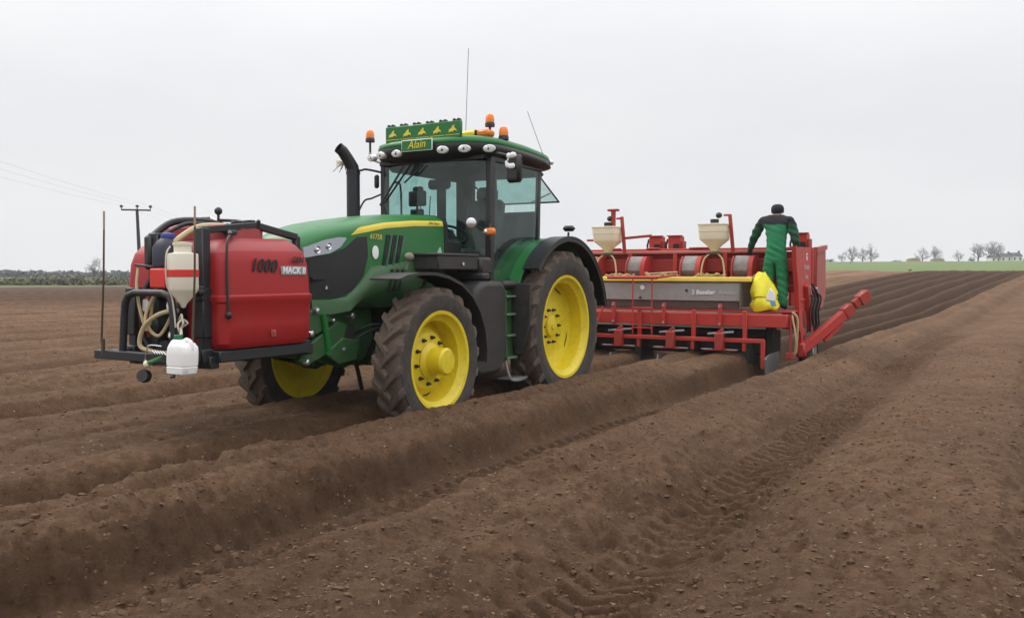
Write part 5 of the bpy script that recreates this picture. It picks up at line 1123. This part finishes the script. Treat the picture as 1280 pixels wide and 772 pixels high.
# ------------------------------------------------------------------ far things
def at(px, d):                       # a world point from a bearing (pixel column) and a distance
    x = (px - 640) / 1115 * d; return x, d
def zat(x, y): return float(ground_z(np.array([x]), np.array([y]), False)[0])
def bare_tree(name, x, y, h, spread, seed, label, group=None, lean=0, depth=5, r0=None, low=.25):
    rnd = random.Random(seed); t = empty(name, (x, y, zat(x, y) - .05)); tag(t, label, 'tree', group)
    tr = MB(); cr = MB(); r0 = r0 or h * .028
    p = Vector((0, 0, 0)); pts = [p.copy()]; n = 6
    for i in range(n): p = p + Vector((rnd.uniform(-.05, .05) * h * .5 + lean * h / n, rnd.uniform(-.05, .05) * h * .5, h * .55 / n)); pts.append(p.copy())
    tr.tube(pts, [r0, r0 * .5], 7); tr.build('trunk', M['bark'], t)
    def grow(p, d, L, r, k):
        q = [p]; n = 3
        for i in range(n):
            d = (d + Vector((rnd.gauss(0, .16), rnd.gauss(0, .16), rnd.gauss(.06, .12)))).normalized(); q.append(q[-1] + d * L / n)
        cr.tube(q, [r, r * .6], 3 if k < 3 else 4, cap=False)
        if k <= 0: return
        m = rnd.choice((2, 3, 3, 4)) if k > 1 else rnd.choice((3, 4, 5))
        for i in range(m):
            f = rnd.uniform(.35, 1); s = q[min(n, max(1, int(f * n + .5)))]
            a = Vector((rnd.gauss(0, 1), rnd.gauss(0, 1), rnd.gauss(.25, .6))).normalized(); grow(s, (d * .9 + a * .85).normalized(), L * rnd.uniform(.58, .82), r * .58, k - 1)
    for i in range(9):
        f = low + (1 - low) * i / 8; s = pts[min(n, int(f * n))]; a = i * 2.4 + rnd.random()
        d = Vector((math.cos(a) * spread, math.sin(a) * spread, .5 + f * .55)).normalized(); grow(s, d, h * (.30 - .08 * f), r0 * .5 * (1.15 - f * .5), depth - 2)
    cr.build('crown', M['twig'], t); return t
TREES = [  # column, distance, height, spread, label
    (1052, 335, 4.6, 1.0, 'small bare tree at the left end of the skyline, leaning beside a taller one'),
    (1065, 330, 6.6, .9, 'taller bare tree just right of the red bin, thin open crown'),
    (1077, 340, 6.0, .8, 'narrow bare tree close left of the darker round crowned tree'),
    (1089, 332, 7.2, .8, 'dark dense bare tree with round crown, right one of the first skyline cluster'),
    (1152, 338, 6.3, 1.0, 'bare tree between the two brown stacks on the skyline'),
    (1169, 335, 6.6, .9, 'bare tree rising behind the right brown stack, ragged top'),
    (1197, 345, 5.2, 1.0, 'low hazy bare tree left of the white farmhouse clump'),
    (1222, 335, 8.2, 1.0, 'leftmost tall bare tree of the clump by the white farmhouse'),
    (1235, 338, 8.8, .9, 'middle and tallest bare tree of the clump by the white farmhouse'),
    (1249, 334, 8.0, 1.0, 'rightmost bare tree of the clump, standing over the white farmhouse roofs')]
for i, (px, d, h, sp, lb) in enumerate(TREES):
    x, y = at(px, d); bare_tree('bare_tree', x, y, h, sp, 40 + i, lb, 'bare trees on the skyline', depth=6 if h > 5 else 5, r0=h * .036)
x, y = at(118, 116); bare_tree('bare_tree', x, y, 3.5, 1.15, 77, 'lone bare bushy tree over the hedge, left of the power pole', depth=7, low=.1, r0=.13)
x, y = at(1063, 215); bare_tree('sapling', x, y, 2.6, .7, 91, 'thin sapling standing in the green field below the skyline trees', depth=3, low=.3)
def leaf_clump(mb, c, r, n, sz, rnd, sq=1):
    for i in range(n):
        d = Vector((rnd.gauss(0, 1), rnd.gauss(0, 1), rnd.gauss(0, 1))).normalized() * r * rnd.random() ** .4; p = Vector(c) + Vector((d.x, d.y, d.z * sq))
        a = Vector((rnd.gauss(0, 1), rnd.gauss(0, 1), rnd.gauss(0, 1))).normalized(); b = a.orthogonal().normalized(); e = a.cross(b); s = sz * rnd.uniform(.5, 1.3)
        mb.add([p - b * s, p + e * s * .6, p + b * s, p - e * s * .6], [(0, 1, 2, 3)])
rnd = random.Random(5)
hd = MB(); hx0 = -74
for i in range(900):
    x = hx0 + 150 * rnd.random() ** 1.3; y = 109.5 + rnd.uniform(-1, 1.5) - .03 * (x + 60); hgt = .8 + .35 * math.sin(x * .21) * math.sin(x * .083 + 1) + rnd.uniform(-.25, .25)
    for k in range(3): leaf_clump(hd, (x - hx0, y - 110, hgt * (.2 + .3 * k)), .6, 14, .2, rnd, .7)
def leafmat(name, c1, c2, sc):
    m = bpy.data.materials.new(name); m.use_nodes = True; t = m.node_tree; b = t.nodes['Principled BSDF']; b.inputs['Roughness'].default_value = .8; b.inputs['Specular IOR Level'].default_value = .2
    c = t.nodes.new('ShaderNodeTexCoord'); n = t.nodes.new('ShaderNodeTexNoise'); n.inputs['Scale'].default_value = sc; n.inputs['Detail'].default_value = 6; t.links.new(c.outputs['Object'], n.inputs['Vector'])
    r = t.nodes.new('ShaderNodeValToRGB'); r.color_ramp.elements[0].position = .36; r.color_ramp.elements[1].position = .64; r.color_ramp.elements[0].color = c1; r.color_ramp.elements[1].color = c2
    t.links.new(n.outputs['Fac'], r.inputs[0]); t.links.new(r.outputs[0], b.inputs['Base Color']); return m
h = hd.build('hedge', leafmat('hedge_leaves', (.17, .16, .11, 1), (.17, .19, .10, 1), .25), None); h.location = (hx0, 110, zat(-60, 112)); tag(h, 'rough green hedge along the far edge of the field', 'hedge')
wd_ = MB()
for i in range(420):
    x = -260 + 300 * rnd.random(); y = rnd.uniform(268, 300); tall = 1.5 + .6 * vnoise(np.array([x * .05]), np.array([.5]), 4)[0] + rnd.uniform(-.3, .4)
    for k in range(3): leaf_clump(wd_, (x, y, tall * (.2 + .3 * k)), 1.6, 16, .75, rnd, .45)
w = wd_.build('distant_wood', leafmat('wood_leaves', (.10, .115, .115, 1), (.15, .165, .155, 1), .06)); tag(w, 'dark grey wood along the left horizon', 'wood', kind='stuff')
# low bushes on the right skyline
for k, (px, d, h, wdt, c, lb) in enumerate(((1037, 330, 1.3, 3.0, 0, 'dark low bush beside the red bin on the skyline'), (1120, 342, 1.1, 2.6, 1, 'faint low bush right of the first skyline trees'), (1213, 340, 2.4, 2.0, 0, 'dark bush at the foot of the farmhouse tree clump'), (1276, 330, 1.6, 4, 1, 'brown bush at the right end of the white farmhouse'))):
    b = MB()
    for i in range(26): leaf_clump(b, (rnd.uniform(-wdt / 2, wdt / 2), rnd.uniform(-1, 1), h * rnd.uniform(.2, .75)), .6, 9, .2, rnd)
    x, y = at(px, d); o = b.build('bush', [leafmat('bush_dark', (.03, .04, .025, 1), (.06, .07, .04, 1), 1), leafmat('bush_brown', (.10, .085, .06, 1), (.15, .12, .08, 1), 1)][c]); o.location = (x, y, zat(x, y)); tag(o, lb, 'bush', 'bushes on the skyline')
# two brown thatched stacks
for k, (px, d, lb) in enumerate(((1141, 334, 'brown round topped stack, left of the two on the skyline'), (1171, 332, 'brown stack at the foot of the ragged bare tree, right of the two'))):
    s = empty('straw_stack', (*at(px, d), zat(*at(px, d)))); tag(s, lb, 'straw stack', 'straw stacks on the skyline')
    b = MB(); secs = []
    for (z, w) in ((0, 1), (.8, 1.03), (1.1, 1.0), (1.5, .8), (1.75, .45)): secs.append([(q[0], q[1], z * (1 + .05 * math.sin(q[0] * 2 + k))) for q in rrect(-2.2 * w, 2.2 * w, -1.4 * w, 1.4 * w, .5 * w, 0, 4)])
    b.loft(secs[:3]); b.build('stack_body', mat('straw', (.3, .2, .09, 1), .9, var=.3), s); b = MB(); b.loft(secs[2:]); b.build('stack_cover', mat('dark_cover', (.1, .085, .05, 1), .9), s)
# white farmhouse with dark roofs
fx0, fy0 = at(1252, 326); FH = empty('farmhouse', (fx0, fy0, zat(fx0, fy0))); tag(FH, 'long white farmhouse with dark stepped roofs under the tall bare trees', 'house')
for (dx, w, h, r) in ((-3.3, 3.0, 1.7, 1.0), (.4, 4.0, 2.1, 1.2), (4.4, 3.6, 2.3, 1.3)):
    b = MB(); b.b6(dx - w / 2, dx + w / 2, -2, 2, 0, h, .02); wl_ = b.build('wall', mat('old_white_wall', (.62, .61, .58, 1), .7), FH)
    b = MB(); b.prism([(-2.3, h), (2.3, h), (0, h + r)], dx - w / 2 - .12, dx + w / 2 + .12, 'yz'); rf_ = b.build('roof', mat('slate_roof', (.045, .045, .05, 1), .8), FH, recalc=True)
    b = MB(); b.b6(dx + w / 2 - .5, dx + w / 2, -.3, .3, h + r - .3, h + r + .7, .02); b.build('chimney', mat('chimney_stone', (.08, .075, .07, 1), .9), rf_)
    for q in (-.28, .28):
        b = MB(); b.b6(dx + q * w - .3, dx + q * w + .3, -2.03, -1.99, h * .35, h * .8, .01); b.build('window', M['screen'], wl_)
# power pole and wires
px_, py_ = at(173, 70); PPO = empty('power_pole', (px_, py_, zat(px_, py_))); tag(PPO, 'wooden power pole with crossarm and three insulators, behind the front tank', 'power pole')
H = 6.35
b = MB(); b.tube([(.22, 0, -.2), (0, 0, H)], [.17, .11], 10); b.build('pole', M['pole'], PPO)
ca = Vector((-.96, .28, 0)); b = MB(); b.bar((-1.27, .1, H - .06), (1.1, -.1, H - .12), .12, .12); arm_ = b.build('crossarm', M['pole'], PPO)
for k, x in enumerate((-1.22, .02, 1.05)):
    b = MB(); z = H - .02 - .03 * (k == 2); b.tube([(x, 0, z), (x, 0, z + .2)], .03, 6); b.lathe([(.06, .12), (.13, .16), (.12, .26), (.07, .33), (.01, .34)], (x, 0, z), (0, 0, 1), 10); b.build('insulator', M['ceramic'], PPO)
    a = Vector((px_ + x, py_, zat(px_, py_) + z + .3)); e = Vector((-17.5 + x * 1.2, 9, 6.9)); e2 = e + Vector((9, -50, 0.2)); far = a + Vector((-10, 60, -.2)); pts = []
    for i in range(13): t = i / 12; p = a.lerp(e, t); p.z -= .45 * 4 * t * (1 - t); pts.append(p)
    for i in range(1, 5): pts.append(e.lerp(e2, i / 4))
    pre = [far.lerp(a, i / 6) for i in range(6)]
    for i, p in enumerate(pre): p.z -= .4 * 4 * (i / 6) * (1 - i / 6)
    w = MB(); w.tube([p - a for p in pre + pts], .0045, 5); o = w.build('overhead_wire', mat('wire_grey', (.4, .4, .42, 1), .6)); o.location = a
    tag(o, ('left overhead wire, from the outer left insulator of the power pole', 'middle overhead wire, from the centre insulator of the power pole', 'right overhead wire, from the right insulator of the power pole')[k], 'overhead wire', 'overhead wires')
# a crow on the far soil
x, y = at(1137, 60); c = MB(); c.loft([[(xx, .055 * w_ * math.cos(a * math.pi / 4), .13 + .02 * xx + .06 * w_ * math.sin(a * math.pi / 4)) for a in range(8)] for (xx, w_) in ((-.26, .2), (-.2, .45), (-.1, .9), (0, 1.1), (.08, .95), (.13, .7))]); c.ball((.17, 0, .19), .042, 10); c.tube([(.2, 0, .185), (.26, 0, .175)], [.014, .003], 6); c.tube([(0, .025, .1), (0, .03, 0)], .007, 5); c.tube([(0, -.025, .1), (0, -.03, 0)], .007, 5)
o = c.build('crow', M['black_c']); o.location = (x, y, zat(x, y)); o.scale = (.7, .7, .7); o.rotation_euler = (0, 0, .4); tag(o, 'small black crow standing on the far soil beyond the planter', 'bird')
# ------------------------------------------------------------------ loose clods and straw lying on the soil
rng_ = np.random.default_rng(3)
def scatter(n, rmin, rmax, power):
    r = rmin * (rmax / rmin) ** (rng_.random(n) ** power); a = rng_.uniform(-.62, .62, n); return r * np.sin(a), r * np.cos(a), r
X, Y, r = scatter(24000, 2.2, 20, .9); Z = ground_z(X, Y, True, np.maximum(r * .0042, .008))
lx, ly = to_local(X, Y); keep = ~((np.abs(lx - 1) < 5) & (np.abs(ly) < 1.3)); X, Y, Z, r = X[keep], Y[keep], Z[keep], r[keep]
ico = bmesh.new(); bmesh.ops.create_icosphere(ico, subdivisions=1, radius=1); iv = np.array([v.co[:] for v in ico.verts]); fi = np.array([[v.index for v in f.verts] for f in ico.faces]); ico.free()
n = len(X); S = np.clip(rng_.lognormal(-5.15, .5, n), .0025, .022)[:, None, None]
J_ = 1 + rng_.normal(0, .28, (n, len(iv), 1)); Vv = iv[None] * J_ * S * np.array([1.15, 1.0, .75]) + np.stack([X, Y, Z + S[:, 0, 0] * .25], -1)[:, None, :]
Fv = (fi[None] + (np.arange(n) * len(iv))[:, None, None]).reshape(-1, 3)
me = bpy.data.meshes.new('soil_clods'); me.from_pydata(Vv.reshape(-1, 3).tolist(), [], Fv.tolist()); me.materials.append(mat('clod', (.112, .066, .040, 1), .95, var=.3, dscale=1.7, spec=.15, bump=.5, bscale=80)); me.update()
o = bpy.data.objects.new('soil_clods', me); COL.objects.link(o); tag(o, 'loose crumbs of brown soil lying over the ridges', 'soil clods', kind='stuff')
X, Y, r = scatter(700, 2.5, 14, .8); Z = ground_z(X, Y, True, np.maximum(r * .0042, .008)); s = MB()
for x, y, z in zip(X, Y, Z):
    a = random.uniform(0, 6.28); L = random.uniform(.004, .016); w = random.uniform(.001, .0022); d = Vector((math.cos(a), math.sin(a), random.uniform(-.3, .3))) * L; e = Vector((-math.sin(a), math.cos(a), 0)) * w; p = Vector((x, y, z + .008)); u = Vector((0, 0, w))
    s.add([p - d - e, p + d - e, p + d + e, p - d + e, p - d + u * 2, p + d + u * 2], [(0, 1, 2, 3), (0, 1, 5, 4), (3, 4, 5, 2), (0, 4, 3), (1, 2, 5)])
o = s.build('straw_bits', mat('straw_bits', (.3, .22, .135, 1), .9, var=.4, dscale=2)); tag(o, 'pale straw fragments scattered on the soil', 'straw', kind='stuff')
# ------------------------------------------------------------------ the air between here and the skyline
hz_ = MB(); hz_.add([(x, y, z) for x in (-420, 420) for y in (-60, 520) for z in (-1.2, 22)], [(0, 1, 3, 2), (4, 6, 7, 5), (0, 4, 5, 1), (2, 3, 7, 6), (0, 2, 6, 4), (1, 5, 7, 3)])
hm_ = bpy.data.materials.new('haze'); hm_.use_nodes = True; ht_ = hm_.node_tree; ht_.nodes.clear()
ho_ = ht_.nodes.new('ShaderNodeOutputMaterial'); hv_ = ht_.nodes.new('ShaderNodeVolumePrincipled'); hv_.inputs['Color'].default_value = (.9, .92, .95, 1); hv_.inputs['Density'].default_value = .0005
ht_.links.new(hv_.outputs[0], ho_.inputs['Volume']); hzo = hz_.build('haze', hm_); tag(hzo, 'thin grey haze over the far fields', kind='stuff')
# ------------------------------------------------------------------ keep every machine three levels deep: thing > part > sub-part
for o in list(COL.objects):
    if o.parent is None and o.children:
        again = True
        while again:
            again = False
            for c in list(o.children):
                for g in list(c.children):
                    if g.children and c.matrix_basis == Matrix.Identity(4): g.parent = o; again = True
